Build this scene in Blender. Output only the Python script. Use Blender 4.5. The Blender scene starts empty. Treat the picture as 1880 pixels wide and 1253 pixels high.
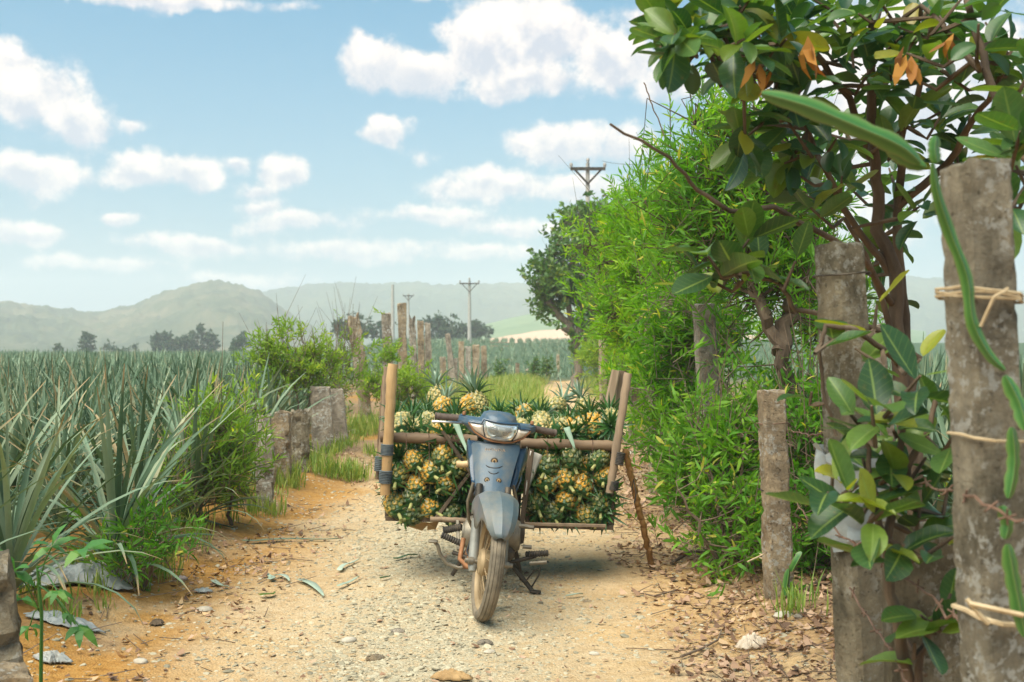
import bpy, math, random
import numpy as np
from mathutils import Vector, Matrix

random.seed(11)
RNG = np.random.default_rng(11)
S = bpy.context.scene
COL = S.collection
F, H = 2089.0, 1.3            # focal length in photo pixels, eye height in metres
PI = math.pi
R = math.radians


def P(px, py, Y):
    """photo pixel at distance Y -> world point"""
    return Vector(((px - 940) / F * Y, Y, H - (py - 640) / F * Y))


def G(px, py):
    """photo pixel on flat ground -> world point"""
    Y = H * F / (py - 640)
    return Vector(((px - 940) / F * Y, Y, 0))


# ------------------------------------------------------------------ camera
cam = bpy.data.cameras.new("camera")
cam.sensor_fit = 'HORIZONTAL'
cam.sensor_width = 36
cam.lens = F / 1880 * 36
cam.shift_y = 13.5 / 1880
cam.clip_start = 0.05
cam.clip_end = 6000
cam.dof.use_dof = True
cam.dof.focus_distance = 5.55
cam.dof.aperture_fstop = 4.8
cam_o = bpy.data.objects.new("camera", cam)
COL.objects.link(cam_o)
cam_o.location = (0, 0, H)
cam_o.rotation_euler = (R(90), 0, 0)
S.camera = cam_o

# ------------------------------------------------------------------ sun
SUN_DIR = Vector((-0.34, -0.42, 0.90)).normalized()     # towards the sun
sl = bpy.data.lights.new("sun", 'SUN')
sl.energy = 3.7
sl.angle = R(62)
sl.color = (1.0, 0.90, 0.745)
so = bpy.data.objects.new("sun", sl)
COL.objects.link(so)
so.rotation_euler = (-SUN_DIR).to_track_quat('-Z', 'Y').to_euler()

# ------------------------------------------------------------------ world
W = bpy.data.worlds.new("World")
S.world = W
W.use_nodes = True
nt = W.node_tree
nt.nodes.clear()
NW = nt.nodes.new
LW = nt.links.new


def wm(op, a, b=None, c=None, clamp=False):
    n = NW('ShaderNodeMath')
    n.operation = op
    n.use_clamp = clamp
    for i, v in enumerate((a, b, c)):
        if v is None:
            continue
        if isinstance(v, (int, float)):
            n.inputs[i].default_value = v
        else:
            LW(v, n.inputs[i])
    return n.outputs[0]


def wv(op, a, b=None):
    n = NW('ShaderNodeVectorMath')
    n.operation = op
    for i, v in enumerate((a, b)):
        if v is None:
            continue
        if isinstance(v, (tuple, list)):
            n.inputs[i].default_value = v
        else:
            LW(v, n.inputs[i])
    return n.outputs['Value'] if op in ('LENGTH', 'DOT_PRODUCT') else n.outputs[0]


sky = NW('ShaderNodeTexSky')
sky.sky_type = 'NISHITA'
sky.sun_disc = False
sky.sun_elevation = math.asin(SUN_DIR.z)
sky.sun_rotation = math.atan2(SUN_DIR.x, SUN_DIR.y)
sky.air_density = 1.0
sky.dust_density = 1.2
sky.ozone_density = 1.6
sky.altitude = 0
tc = NW('ShaderNodeTexCoord')
dirv = wv('NORMALIZE', tc.outputs['Generated'])
sep = NW('ShaderNodeSeparateXYZ')
LW(dirv, sep.inputs[0])
dx, dy, dz = sep.outputs
az = wm('ARCTAN2', dx, dy)
el = wm('ARCSINE', dz)
cmb = NW('ShaderNodeCombineXYZ')
LW(az, cmb.inputs[0])
LW(el, cmb.inputs[1])


def wnoise(vec, scale, detail, rough=0.55, dist=0.0):
    n = NW('ShaderNodeTexNoise')
    n.inputs['Scale'].default_value = scale
    n.inputs['Detail'].default_value = detail
    n.inputs['Roughness'].default_value = rough
    n.inputs['Distortion'].default_value = dist
    LW(vec, n.inputs['Vector'])
    return n


warp = wnoise(cmb.outputs[0], 14, 4)
wof = wv('MULTIPLY', wv('SUBTRACT', warp.outputs['Color'], (0.5, 0.5, 0.5)), (0.055, 0.04, 0))
uv = wv('ADD', cmb.outputs[0], wof)

# clouds: (photo x, photo y, half width, half height, strength)
CL = [(40, 175, 150, 85, 1.1), (10, 110, 60, 60, 1.0), (130, 215, 95, 62, 1.05), (240, 228, 48, 26, .55),
      (50, 322, 165, 52, 1.0), (110, 100, 35, 22, .3),
      (265, 318, 100, 52, 1.15), (350, 322, 90, 40, .9), (430, 300, 50, 28, .75), (525, 312, 75, 48, 1.05), (470, 350, 70, 28, .7),
      (40, 425, 80, 30, 1.0), (225, 407, 34, 17, .85), (360, 450, 190, 30, .95), (230, 485, 150, 28, .75), (540, 415, 150, 30, .85),
      (480, 382, 75, 22, .75), (130, 480, 120, 22, .7), (420, 510, 200, 20, .65),
      (690, 115, 85, 62, 1.1), (780, 135, 100, 62, 1.15), (900, 95, 130, 95, 1.3), (1000, 75, 110, 90, 1.25), (1120, 105, 130, 80, 1.15), (960, 150, 260, 40, .9),
      (1230, 165, 90, 60, .8), (1180, 30, 90, 40, .6),
      (710, 246, 78, 45, 1.15), (790, 285, 60, 26, .5),
      (1050, 262, 120, 58, 1.1), (960, 275, 75, 40, .85), (1150, 262, 90, 60, .9),
      (890, 348, 190, 42, .95), (1060, 345, 130, 42, .95), (800, 400, 180, 30, .8), (640, 470, 260, 30, .75), (880, 470, 220, 32, .75), (950, 420, 180, 28, .8),
      (1650, 200, 420, 260, 1.0), (1500, 450, 260, 130, .8), (300, -5, 330, 22, .8), (800, -12, 260, 14, .6)]
LCG = random.Random(5)
for k in range(34):      # the same kind of clouds all round the rest of the sky
    a = R(LCG.uniform(32, 328))
    e = R(LCG.choice((6, 9, 13, 18, 26, 36, 48)) + LCG.uniform(-2, 2))
    CL.append((None, (a if a < PI else a - 2 * PI, e), LCG.uniform(.06, .16) / max(.4, math.cos(e)), LCG.uniform(.025, .055), LCG.uniform(.8, 1.2)))
m = mt = None
for c in CL:
    if c[0] is None:
        (ca, ce), ra, re, st = c[1:]
    else:
        px, py, rx, ry, st = c
        ca = math.atan((px - 940) / F)
        ce = math.atan((640 - py) / F * math.cos(ca))
        ra, re = rx / F, ry / F
    d = wv('LENGTH', wv('MULTIPLY', wv('SUBTRACT', uv, (ca, ce, 0)), (1 / ra, 1 / re, 0)))
    mm = wm('MULTIPLY', wm('SUBTRACT', 1.0, d), st)
    m = mm if m is None else wm('SMOOTH_MAX', m, mm, 0.15)
    d = wv('LENGTH', wv('MULTIPLY', wv('SUBTRACT', uv, (ca, ce + re * .3, 0)), (1 / ra, 1 / re, 0)))
    mm = wm('MULTIPLY', wm('SUBTRACT', 1.0, d), st)
    mt = mm if mt is None else wm('SMOOTH_MAX', mt, mm, 0.15)
fb = wnoise(cmb.outputs[0], 32, 12, 0.66)
fbu = wnoise(wv('ADD', cmb.outputs[0], (-0.006, 0.016, 0)), 30, 6, 0.58)
fb2 = wnoise(cmb.outputs[0], 9, 5, 0.55)
dens = wm('ADD', wm('ADD', wm('ADD', m, wm('MULTIPLY', wm('SUBTRACT', mt, m), .35)), wm('MULTIPLY', wm('SUBTRACT', fb.outputs[0], 0.5), 1.15)), wm('MULTIPLY', wm('SUBTRACT', fb2.outputs[0], 0.5), 0.55))
mr = NW('ShaderNodeMapRange')
mr.interpolation_type = 'SMOOTHSTEP'
mr.inputs['From Min'].default_value = 0.14
mr.inputs['From Max'].default_value = 0.56
LW(dens, mr.inputs['Value'])
cover = mr.outputs[0]
lit = wm('ADD', wm('MULTIPLY', wm('SUBTRACT', mt, m), 1.5), 0.42)       # tops bright, undersides grey
relief = wm('ADD', wm('ADD', lit, wm('MULTIPLY', cover, 0.16)), wm('MULTIPLY', wm('SUBTRACT', fb.outputs[0], fbu.outputs[0]), 3.0), clamp=True)
cc = NW('ShaderNodeMix')
cc.data_type = 'RGBA'
CLOUD_DIM, CLOUD_LIT, SKY_GAIN = (2.65, 2.85, 3.35, 1), (5.1, 4.55, 4.2, 1), (1.0, 1.0, 1.0)
cc.inputs[6].default_value = CLOUD_DIM
cc.inputs[7].default_value = CLOUD_LIT
LW(relief, cc.inputs[0])
hs = NW('ShaderNodeMix')            # thin bright haze in the air in front of the blue
hs.data_type = 'RGBA'
st = NW('ShaderNodeMix')
st.data_type = 'RGBA'
st.blend_type = 'MULTIPLY'
st.inputs[0].default_value = 1.0
LW(sky.outputs[0], st.inputs[6])
st.inputs[7].default_value = (.02, .56, .66, 1)
LW(st.outputs[2], hs.inputs[6])
hs.inputs[7].default_value = (1.75, 2.2, 2.7, 1)
hz = NW('ShaderNodeMapRange')
hz.inputs['From Min'].default_value = -0.02
hz.inputs['From Max'].default_value = 0.34
hz.inputs['To Min'].default_value = 0.95
hz.inputs['To Max'].default_value = 0.12
LW(el, hz.inputs['Value'])
LW(hz.outputs[0], hs.inputs[0])
cx = NW('ShaderNodeMix')
cx.data_type = 'RGBA'
LW(cover, cx.inputs[0])
LW(hs.outputs[2], cx.inputs[6])
LW(cc.outputs[2], cx.inputs[7])
bg = NW('ShaderNodeBackground')
bg.inputs['Strength'].default_value = 0.10
LW(cx.outputs[2], bg.inputs['Color'])
wo = NW('ShaderNodeOutputWorld')
LW(bg.outputs[0], wo.inputs['Surface'])
W.cycles.sampling_method = 'MANUAL'
W.cycles.sample_map_resolution = 512

# ------------------------------------------------------------------ exposure and renderer
S.view_settings.view_transform = 'Standard'
S.view_settings.look = 'None'
S.view_settings.exposure = 1.25
S.view_settings.gamma = 1.0
S.view_settings.use_curve_mapping = False
S.render.engine = 'CYCLES'
cy = S.cycles
cy.use_denoising = True
cy.max_bounces = 6
cy.diffuse_bounces = 3
cy.glossy_bounces = 2
cy.transmission_bounces = 4
cy.transparent_max_bounces = 6
cy.volume_bounces = 2
cy.caustics_reflective = False
cy.caustics_refractive = False
cy.sample_clamp_indirect = 6


# ------------------------------------------------------------------ helpers
def tag(o, label=None, cat=None, group=None, kind=None):
    if label:
        o['label'] = label
    if cat:
        o['category'] = cat
    if group:
        o['group'] = group
    if kind:
        o['kind'] = kind
    return o


def empty(name, loc, parent=None):
    o = bpy.data.objects.new(name, None)
    o.empty_display_size = 0.1
    o.location = loc
    o.parent = parent
    COL.objects.link(o)
    return o


def link(name, me, parent=None, loc=(0, 0, 0)):
    o = bpy.data.objects.new(name, me)
    o.parent = parent
    o.location = loc
    COL.objects.link(o)
    return o


def raw_mesh(name, V, T, tint=None, smooth=False, mats=(), midx=None):
    V = np.asarray(V, dtype=np.float32)
    T = np.asarray(T, dtype=np.int32)
    me = bpy.data.meshes.new(name)
    me.vertices.add(len(V))
    me.vertices.foreach_set('co', V.ravel())
    k = T.shape[1]
    me.loops.add(T.size)
    me.loops.foreach_set('vertex_index', T.ravel())
    me.polygons.add(len(T))
    me.polygons.foreach_set('loop_start', np.arange(0, T.size, k, dtype=np.int32))
    if midx is not None:
        me.polygons.foreach_set('material_index', np.asarray(midx, dtype=np.int32))
    me.polygons.foreach_set('use_smooth', np.full(len(T), smooth, dtype=bool))
    me.update(calc_edges=True)
    if tint is not None:
        a = me.attributes.new('tint', 'FLOAT', 'POINT')
        a.data.foreach_set('value', np.asarray(tint, dtype=np.float32))
    for mt in mats:
        me.materials.append(mt)
    return me


def frame(d, up=Vector((0, 0, 1))):
    d = Vector(d).normalized()
    a = d.cross(up)
    if a.length < 1e-4:
        a = d.cross(Vector((1, 0, 0)))
    a.normalize()
    return d, a, a.cross(d).normalized()


class MB:
    """collects shapes into one mesh"""

    def __init__(self):
        self.V, self.Fc, self.M, self.T = [], [], [], []

    def add(self, vs, fs, mi=0, tint=0.5, xf=None):
        n = len(self.V)
        for v in vs:
            v = Vector(v)
            self.V.append(xf @ v if xf is not None else v)
        self.T += list(tint) if hasattr(tint, '__len__') else [tint] * len(vs)
        for f in fs:
            self.Fc.append([i + n for i in f])
            self.M.append(mi)
        return self

    def box(self, c, s, mi=0, xf=None, tint=0.5, bev=0.0):
        x, y, z = (v / 2 for v in s)
        b = min(bev, x * .9, y * .9, z * .9)
        c = Vector(c)
        if b <= 0:
            vs = [c + Vector((sx * x, sy * y, sz * z)) for sx in (-1, 1) for sy in (-1, 1) for sz in (-1, 1)]
            return self.add(vs, [(0, 1, 3, 2), (4, 6, 7, 5), (0, 4, 5, 1), (2, 3, 7, 6), (0, 2, 6, 4), (1, 5, 7, 3)], mi, tint, xf)
        ring = [(-x + b, -y), (x - b, -y), (x, -y + b), (x, y - b), (x - b, y), (-x + b, y), (-x, y - b), (-x, -y + b)]
        vs = []
        for zz, k in ((-z, 1 - b / min(x, y)), (-z + b, 1), (z - b, 1), (z, 1 - b / min(x, y))):
            vs += [c + Vector((px * k, py * k, zz)) for px, py in ring]
        fs = [tuple(reversed(range(8))), tuple(range(24, 32))]
        for r in range(3):
            for i in range(8):
                j = (i + 1) % 8
                fs.append((r * 8 + i, r * 8 + j, r * 8 + 8 + j, r * 8 + 8 + i))
        return self.add(vs, fs, mi, tint, xf)

    def tube(self, pts, r, n=8, mi=0, xf=None, tint=0.5, caps=True):
        pts = [Vector(p) for p in pts]
        m_ = len(pts)
        rr = list(r) if hasattr(r, '__len__') else [r] * m_
        tt = list(tint) if hasattr(tint, '__len__') else [tint] * m_
        vs, fs, ts = [], [], []
        prev = None
        for i, p in enumerate(pts):
            d = (pts[min(i + 1, m_ - 1)] - pts[max(i - 1, 0)])
            if d.length < 1e-7:
                d = Vector((0, 0, 1))
            d.normalize()
            if prev is None:
                _, a, b = frame(d)
            else:
                a = prev - d * prev.dot(d)
                if a.length < 1e-5:
                    _, a, b = frame(d)
                a.normalize()
                b = a.cross(d)
            prev = a
            for k in range(n):
                t = 2 * PI * k / n
                vs.append(p + (a * math.cos(t) + b * math.sin(t)) * rr[i])
                ts.append(tt[i])
        for i in range(m_ - 1):
            for k in range(n):
                j = (k + 1) % n
                fs.append((i * n + k, i * n + n + k, i * n + n + j, i * n + j))
        if caps:
            fs.append(tuple(range(n)))
            fs.append(tuple(reversed(range((m_ - 1) * n, m_ * n))))
        return self.add(vs, fs, mi, ts, xf)

    def lathe(self, prof, n=24, axis='x', c=(0, 0, 0), mi=0, xf=None, tint=0.5, closed=False):
        """prof: (along axis, radius)"""
        vs, fs = [], []
        c = Vector(c)
        for k in range(n):
            t = 2 * PI * k / n
            for (h, r) in prof:
                u, v = r * math.cos(t), r * math.sin(t)
                vs.append(c + Vector({'x': (h, u, v), 'y': (u, h, v), 'z': (u, v, h)}[axis]))
        q = len(prof)
        for k in range(n):
            j = (k + 1) % n
            for i in range(q if closed else q - 1):
                i2 = (i + 1) % q
                fs.append((k * q + i, k * q + i2, j * q + i2, j * q + i))
        return self.add(vs, fs, mi, tint, xf)

    def dome(self, outline, depth, rings=6, power=2.0, back=0.02, mi=0, xf=None, tint=0.5, c=None, curve=None):
        """outline: closed (x, z) polygon; bulges towards -y by depth"""
        n = len(outline)
        cx_ = sum(p[0] for p in outline) / n if c is None else c[0]
        cz_ = sum(p[1] for p in outline) / n if c is None else c[1]
        vs, fs = [], []
        cf = curve or (lambda x, z: 0)
        for p in outline:
            vs.append((p[0], back + cf(p[0], p[1]), p[1]))
        for r in range(rings):
            s = 1 - (r / rings) ** 1.5 if r else 1.0
            y = -depth * (1 - s ** power)
            for p in outline:
                x, z = cx_ + (p[0] - cx_) * s, cz_ + (p[1] - cz_) * s
                vs.append((x, y + cf(x, z), z))
        vs.append((cx_, -depth + cf(cx_, cz_), cz_))
        for r in range(rings):
            for i in range(n):
                j = (i + 1) % n
                fs.append((r * n + i, r * n + j, r * n + n + j, r * n + n + i))
        last = len(vs) - 1
        for i in range(n):
            fs.append((rings * n + i, rings * n + (i + 1) % n, last))
        fs.append(tuple(reversed(range(n))))
        return self.add(vs, fs, mi, tint, xf)

    def grid(self, rows, mi=0, xf=None, tint=0.5, closed=False):
        """rows: list of equally long point lists"""
        n = len(rows[0])
        vs = [p for r in rows for p in r]
        fs = []
        for i in range(len(rows) - 1):
            for k in range(n if closed else n - 1):
                j = (k + 1) % n
                fs.append((i * n + k, i * n + j, i * n + n + j, i * n + n + k))
        return self.add(vs, fs, mi, tint, xf)

    def build(self, name, mats, parent=None, origin=None, smooth=40, solid=0.0):
        me = bpy.data.meshes.new(name)
        o_ = Vector(origin) if origin is not None else Vector((0, 0, 0))
        me.from_pydata([tuple(v - o_) for v in self.V], [], self.Fc)
        mats = mats if isinstance(mats, (list, tuple)) else [mats]
        for mt in mats:
            me.materials.append(mt)
        me.polygons.foreach_set('material_index', self.M)
        a = me.attributes.new('tint', 'FLOAT', 'POINT')
        a.data.foreach_set('value', [float(t) for t in self.T])
        me.update()
        if smooth:
            me.shade_smooth()
            me.set_sharp_from_angle(angle=R(smooth))
        o = link(name, me, parent, (0, 0, 0) if parent is not None else tuple(o_))
        if solid:
            md = o.modifiers.new('thick', 'SOLIDIFY')
            md.thickness = solid
            md.offset = 0
        return o


def mirror_outline(half):
    """half outline from top centre round the right side to bottom centre -> closed outline"""
    left = [(-x, z) for x, z in reversed(half) if x > 1e-6]
    return list(half) + left


def vnoise(x, y, seed=0):
    xi, yi = np.floor(x).astype(np.int64), np.floor(y).astype(np.int64)
    xf, yf = x - xi, y - yi

    def h(a, b):
        n = (a * 374761393 + b * 668265263 + seed * 1442695041) & 0x7fffffff
        n = ((n ^ (n >> 13)) * 1274126177) & 0x7fffffff
        return ((n ^ (n >> 16)) & 0xffff) / 65535.0
    u, v = xf * xf * (3 - 2 * xf), yf * yf * (3 - 2 * yf)
    return (h(xi, yi) * (1 - u) + h(xi + 1, yi) * u) * (1 - v) + (h(xi, yi + 1) * (1 - u) + h(xi + 1, yi + 1) * u) * v


def fbm(x, y, seed=0, oct=4):
    s, a, t = 0, 1.0, 0
    for k in range(oct):
        s = s + a * vnoise(x * 2 ** k, y * 2 ** k, seed + k)
        t += a
        a *= .5
    return s / t


# ------------------------------------------------------------------ materials
def lin(c):
    return tuple(((v / 255) / 12.92 if v / 255 <= .04045 else ((v / 255 + .055) / 1.055) ** 2.4) for v in c)


class MT:
    def __init__(self, name):
        self.m = bpy.data.materials.new(name)
        self.m.use_nodes = True
        self.t = self.m.node_tree
        self.b = self.t.nodes['Principled BSDF']
        self.out = self.t.nodes['Material Output']

    def n(self, kind, **kw):
        x = self.t.nodes.new(kind)
        for k, v in kw.items():
            if k in x.inputs.keys():
                if hasattr(v, 'is_linked') or isinstance(v, bpy.types.NodeSocket):
                    self.t.links.new(v, x.inputs[k])
                else:
                    x.inputs[k].default_value = v
            else:
                setattr(x, k, v)
        return x

    def l(self, a, b):
        self.t.links.new(a, b)

    def coords(self, scale=1.0, rnd=True):
        c = self.n('ShaderNodeTexCoord').outputs['Object']
        if rnd:
            oi = self.n('ShaderNodeObjectInfo')
            mu = self.n('ShaderNodeVectorMath', operation='MULTIPLY_ADD')
            self.l(oi.outputs['Random'], mu.inputs[0])
            mu.inputs[1].default_value = (37, 53, 71)
            self.l(c, mu.inputs[2])
            c = mu.outputs[0]
        return c

    def noise(self, vec, scale, detail=5, rough=.6):
        x = self.n('ShaderNodeTexNoise', Scale=scale, Detail=detail, Roughness=rough)
        self.l(vec, x.inputs['Vector'])
        return x.outputs[0]

    def ramp(self, fac, stops, interp='LINEAR'):
        x = self.n('ShaderNodeValToRGB')
        x.color_ramp.interpolation = interp
        e = x.color_ramp.elements
        while len(e) < len(stops):
            e.new(0.5)
        for el_, (p, c) in zip(e, stops):
            el_.position = p
            el_.color = (*c[:3], 1) if not isinstance(c, (int, float)) else (c, c, c, 1)
        self.l(fac, x.inputs[0])
        return x.outputs[0]

    def mix(self, fac, a, b, mode='MIX'):
        x = self.n('ShaderNodeMix')
        x.data_type = 'RGBA'
        x.blend_type = mode
        for s, v in ((0, fac), (6, a), (7, b)):
            if isinstance(v, (int, float)):
                x.inputs[s].default_value = v
            elif isinstance(v, tuple):
                x.inputs[s].default_value = (*v[:3], 1)
            else:
                self.l(v, x.inputs[s])
        return x.outputs[2]

    def math(self, op, a, b=0.0, clamp=False):
        x = self.n('ShaderNodeMath')
        x.operation = op
        x.use_clamp = clamp
        for i, v in enumerate((a, b)):
            if isinstance(v, (int, float)):
                x.inputs[i].default_value = v
            else:
                self.l(v, x.inputs[i])
        return x.outputs[0]

    def attr(self, name='tint'):
        return self.n('ShaderNodeAttribute', attribute_name=name).outputs['Fac']

    def bump(self, h, strength, dist=0.01):
        x = self.n('ShaderNodeBump', Strength=strength, Distance=dist)
        self.l(h, x.inputs['Height'])
        self.l(x.outputs[0], self.b.inputs['Normal'])

    def set(self, **kw):
        for k, v in kw.items():
            k = {'color': 'Base Color', 'rough': 'Roughness', 'metal': 'Metallic', 'spec': 'Specular IOR Level', 'coat': 'Coat Weight',
                 'trans': 'Transmission Weight', 'sheen': 'Sheen Weight'}.get(k, k)
            i = self.b.inputs[k]
            if isinstance(v, bpy.types.NodeSocket):
                self.l(v, i)
            elif isinstance(v, tuple):
                i.default_value = (*v[:3], 1)
            else:
                i.default_value = v
        return self

    def translucent(self, col, w):
        tr = self.n('ShaderNodeBsdfTranslucent')
        if isinstance(col, bpy.types.NodeSocket):
            self.l(col, tr.inputs[0])
        else:
            tr.inputs[0].default_value = (*col[:3], 1)
        mx = self.n('ShaderNodeMixShader')
        mx.inputs[0].default_value = w
        self.l(self.b.outputs[0], mx.inputs[1])
        self.l(tr.outputs[0], mx.inputs[2])
        self.l(mx.outputs[0], self.out.inputs['Surface'])


def leafmat(name, stops, trans=.35, rough=.5, tcol=None, obj_random=False, spec=.4, streak=0.0, veins=None, tip=None):
    m_ = MT(name)
    f = m_.attr()
    if obj_random:
        f = m_.math('FRACT', m_.math('ADD', f, m_.n('ShaderNodeObjectInfo').outputs['Random']))
    c = m_.ramp(f, stops)
    if streak:
        nz = m_.noise(m_.coords(), streak, 3)
        c = m_.mix(m_.ramp(nz, [(.4, 0.0), (.75, .5)]), c, m_.mix(1.0, c, (.62, .6, .45), 'MULTIPLY'))
    if veins:       # pale midrib and side veins on the big single leaves
        sx = m_.n('ShaderNodeSeparateXYZ')
        m_.l(m_.n('ShaderNodeTexCoord').outputs['Object'], sx.inputs[0])
        q = m_.math('FRACT', m_.math('MULTIPLY', m_.math('SUBTRACT', sx.outputs[0], m_.math('MULTIPLY', m_.math('ABSOLUTE', sx.outputs[1]), .75)), 8.0))
        side = m_.math('MULTIPLY', m_.ramp(q, [(0, .30), (.09, 0.0), (.93, 0.0), (1, .30)]), m_.attr('vein'))
        c = m_.mix(m_.math('MAXIMUM', side, m_.ramp(m_.attr('rib'), [(.80, 0.0), (.97, .85)])), c, veins)
        bl = m_.ramp(m_.noise(m_.coords(), 5.5, 5, .7), [(.60, 0.0), (.68, .55)])
        c = m_.mix(m_.math('MULTIPLY', bl, m_.attr('vein')), c, (.13, .10, .03))
    if tip:
        c = m_.mix(m_.ramp(m_.attr('tip'), [(.84, 0.0), (.95, .9)]), c, tip)
    m_.set(color=c, rough=rough, spec=spec)
    tc_ = m_.mix(1.0, c, tcol or (1.5, 1.6, .55), 'MULTIPLY')
    m_.translucent(tc_, trans)
    return m_.m


def roughmat(name, stops, scale=8, rough=.85, bump=.4, bscale=40, bdist=.01, metal=0, spec=.3, detail=6, dirt=None, coat=0, stretch=None):
    m_ = MT(name)
    v = m_.coords()
    if stretch:
        mp = m_.n('ShaderNodeVectorMath', operation='MULTIPLY')
        m_.l(v, mp.inputs[0])
        mp.inputs[1].default_value = stretch
        v = mp.outputs[0]
    nz = m_.noise(v, scale, detail)
    c = m_.ramp(nz, stops)
    if dirt:
        dc, lo, hi, ds, amt = dirt
        c = m_.mix(m_.math('MULTIPLY', m_.ramp(m_.noise(v, ds, 6, .65), [(lo, 0.0), (hi, 1.0)]), amt), c, dc)
    m_.set(color=c, rough=rough, metal=metal, spec=spec, coat=coat)
    if bump:
        m_.bump(m_.noise(v, bscale, 6, .65), bump, bdist)
    return m_.m


M = {}
# foliage
M['pine_leaf'] = leafmat('pine_leaf', [(0, (.04, .085, .04)), (.35, (.10, .165, .10)), (.7, (.18, .255, .17)), (.92, (.28, .33, .21)), (1, (.40, .28, .15))], .14, .58, (1.1, 1.3, .6), True, .28, 9, None, (.34, .22, .11))
M['pine_far'] = leafmat('pine_far', [(0, (.055, .11, .05)), (.45, (.135, .21, .125)), (.85, (.23, .31, .19)), (1, (.38, .30, .17))], .12, .5, (1.1, 1.25, .7), False, .4)
M['narrow'] = leafmat('narrow_leaf', [(0, (.028, .09, .012)), (.35, (.07, .19, .012)), (.65, (.15, .31, .015)), (.88, (.27, .40, .02)), (1, (.48, .44, .06))], .42, .5, (1.6, 1.9, .35), False, .22)
M['bush'] = leafmat('bush_leaf', [(0, (.028, .095, .018)), (.4, (.08, .22, .022)), (.75, (.17, .33, .03)), (.92, (.30, .42, .045)), (1, (.46, .42, .08))], .4, .5, (1.6, 1.8, .4), False, .22)
M['weed'] = leafmat('weed_leaf', [(0, (.08, .16, .025)), (.4, (.17, .29, .035)), (.75, (.30, .41, .045)), (1, (.46, .48, .06))], .42, .5, (1.5, 1.6, .4), False, .22)
M['darktree'] = leafmat('dark_leaf', [(0, (.03, .08, .022)), (.5, (.065, .15, .03)), (.85, (.125, .22, .04)), (1, (.24, .29, .05))], .25, .4, (1.4, 1.5, .6))
M['fartree'] = leafmat('far_leaf', [(0, (.018, .045, .022)), (.6, (.035, .075, .03)), (1, (.07, .12, .04))], .2, .6)
M['jack'] = leafmat('jack_leaf', [(0, (.02, .062, .030)), (.25, (.032, .09, .038)), (.5, (.048, .115, .04)), (.75, (.08, .16, .034)), (.93, (.13, .20, .03)), (.985, (.24, .25, .03)), (1, (.28, .20, .03))], .3, .36, (1.9, 2.0, .5), True, .5, 7, (.16, .23, .06))
M['jack_young'] = leafmat('jack_young_leaf', [(0, (.022, .062, .024)), (.3, (.04, .10, .03)), (.6, (.075, .15, .03)), (.85, (.14, .22, .035)), (1, (.30, .30, .03))], .32, .38, (1.7, 1.8, .5), True, .5, 7, (.20, .28, .07))
M['grass'] = leafmat('grass_blade', [(0, (.10, .18, .03)), (.5, (.20, .29, .045)), (.85, (.33, .36, .08)), (1, (.46, .38, .17))], .35, .6)
M['litter'] = leafmat('dry_leaf', [(0, (.10, .055, .032)), (.25, (.22, .125, .07)), (.55, (.36, .22, .135)), (.85, (.48, .32, .215)), (1, (.54, .36, .18))], .12, .75, (1.2, 1.0, .7))
M['withered'] = leafmat('withered_leaf', [(0, (.16, .06, .012)), (.6, (.34, .14, .02)), (1, (.42, .20, .03))], .3, .7, (1.3, 1, .6))
M['cactus'] = leafmat('cactus_skin', [(0, (.016, .07, .014)), (.4, (.04, .14, .022)), (.7, (.085, .20, .04)), (1, (.16, .15, .06))], .1, .4, (1, 1.3, .5), False, .5, 8)
M['cassava'] = leafmat('seedling_leaf', [(0, (.035, .13, .03)), (.6, (.07, .21, .04)), (1, (.16, .28, .04))], .35, .45)
M['crown'] = leafmat('crown_leaf', [(0, (.012, .05, .014)), (.4, (.028, .095, .022)), (.8, (.06, .155, .03)), (1, (.22, .30, .20))], .15, .4, (1.2, 1.4, .5), False, .5)
M['crown_pale'] = leafmat('pale_crown_leaf', [(0, (.10, .18, .11)), (.6, (.24, .34, .24)), (1, (.45, .52, .42))], .15, .5, (1.1, 1.2, .8), False, .4)
# woods
M['bark'] = roughmat('bark', [(.3, (.05, .034, .022)), (.55, (.12, .085, .055)), (.8, (.22, .17, .12))], 14, .9, .6, 45, .012, stretch=(1, 1, .35))
M['bark_pale'] = roughmat('pale_bark', [(.3, (.12, .095, .07)), (.6, (.24, .19, .14)), (.8, (.36, .31, .25))], 12, .9, .6, 45, .012, stretch=(1, 1, .3))
M['bark_red'] = roughmat('reddish_bark', [(.3, (.045, .03, .02)), (.55, (.12, .08, .05)), (.8, (.21, .15, .10))], 10, .85, .5, 45, .01, stretch=(1, 1, .4))
M['twig'] = roughmat('twig', [(.3, (.09, .06, .04)), (.7, (.22, .16, .11))], 20, .9, 0)
M['bamboo'] = roughmat('bamboo_cane', [(.3, (.34, .20, .085)), (.55, (.52, .34, .16)), (.8, (.62, .45, .25))], 9, .5, .25, 60, .004, stretch=(1, 1, .15), spec=.4, dirt=((.16, .10, .05), .55, .75, 5, .7))
M['bamboo_dark'] = roughmat('weathered_cane', [(.3, (.10, .062, .035)), (.55, (.20, .13, .075)), (.8, (.30, .21, .13))], 8, .65, .3, 60, .004, stretch=(.2, 1, 1))
M['bamboo_brown'] = roughmat('brown_cane', [(.3, (.17, .085, .03)), (.55, (.30, .16, .055)), (.8, (.38, .22, .09))], 9, .55, .25, 60, .004, stretch=(1, 1, .2))
M['plank'] = roughmat('old_plank', [(.3, (.14, .10, .065)), (.55, (.30, .21, .135)), (.8, (.42, .32, .22))], 8, .85, .4, 60, .006, stretch=(1, 1, .12))
M['plank_dark'] = roughmat('dark_plank', [(.3, (.05, .035, .022)), (.6, (.12, .085, .055)), (.8, (.20, .15, .10))], 8, .85, .4, 60, .006, stretch=(1, 1, .15))


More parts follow.
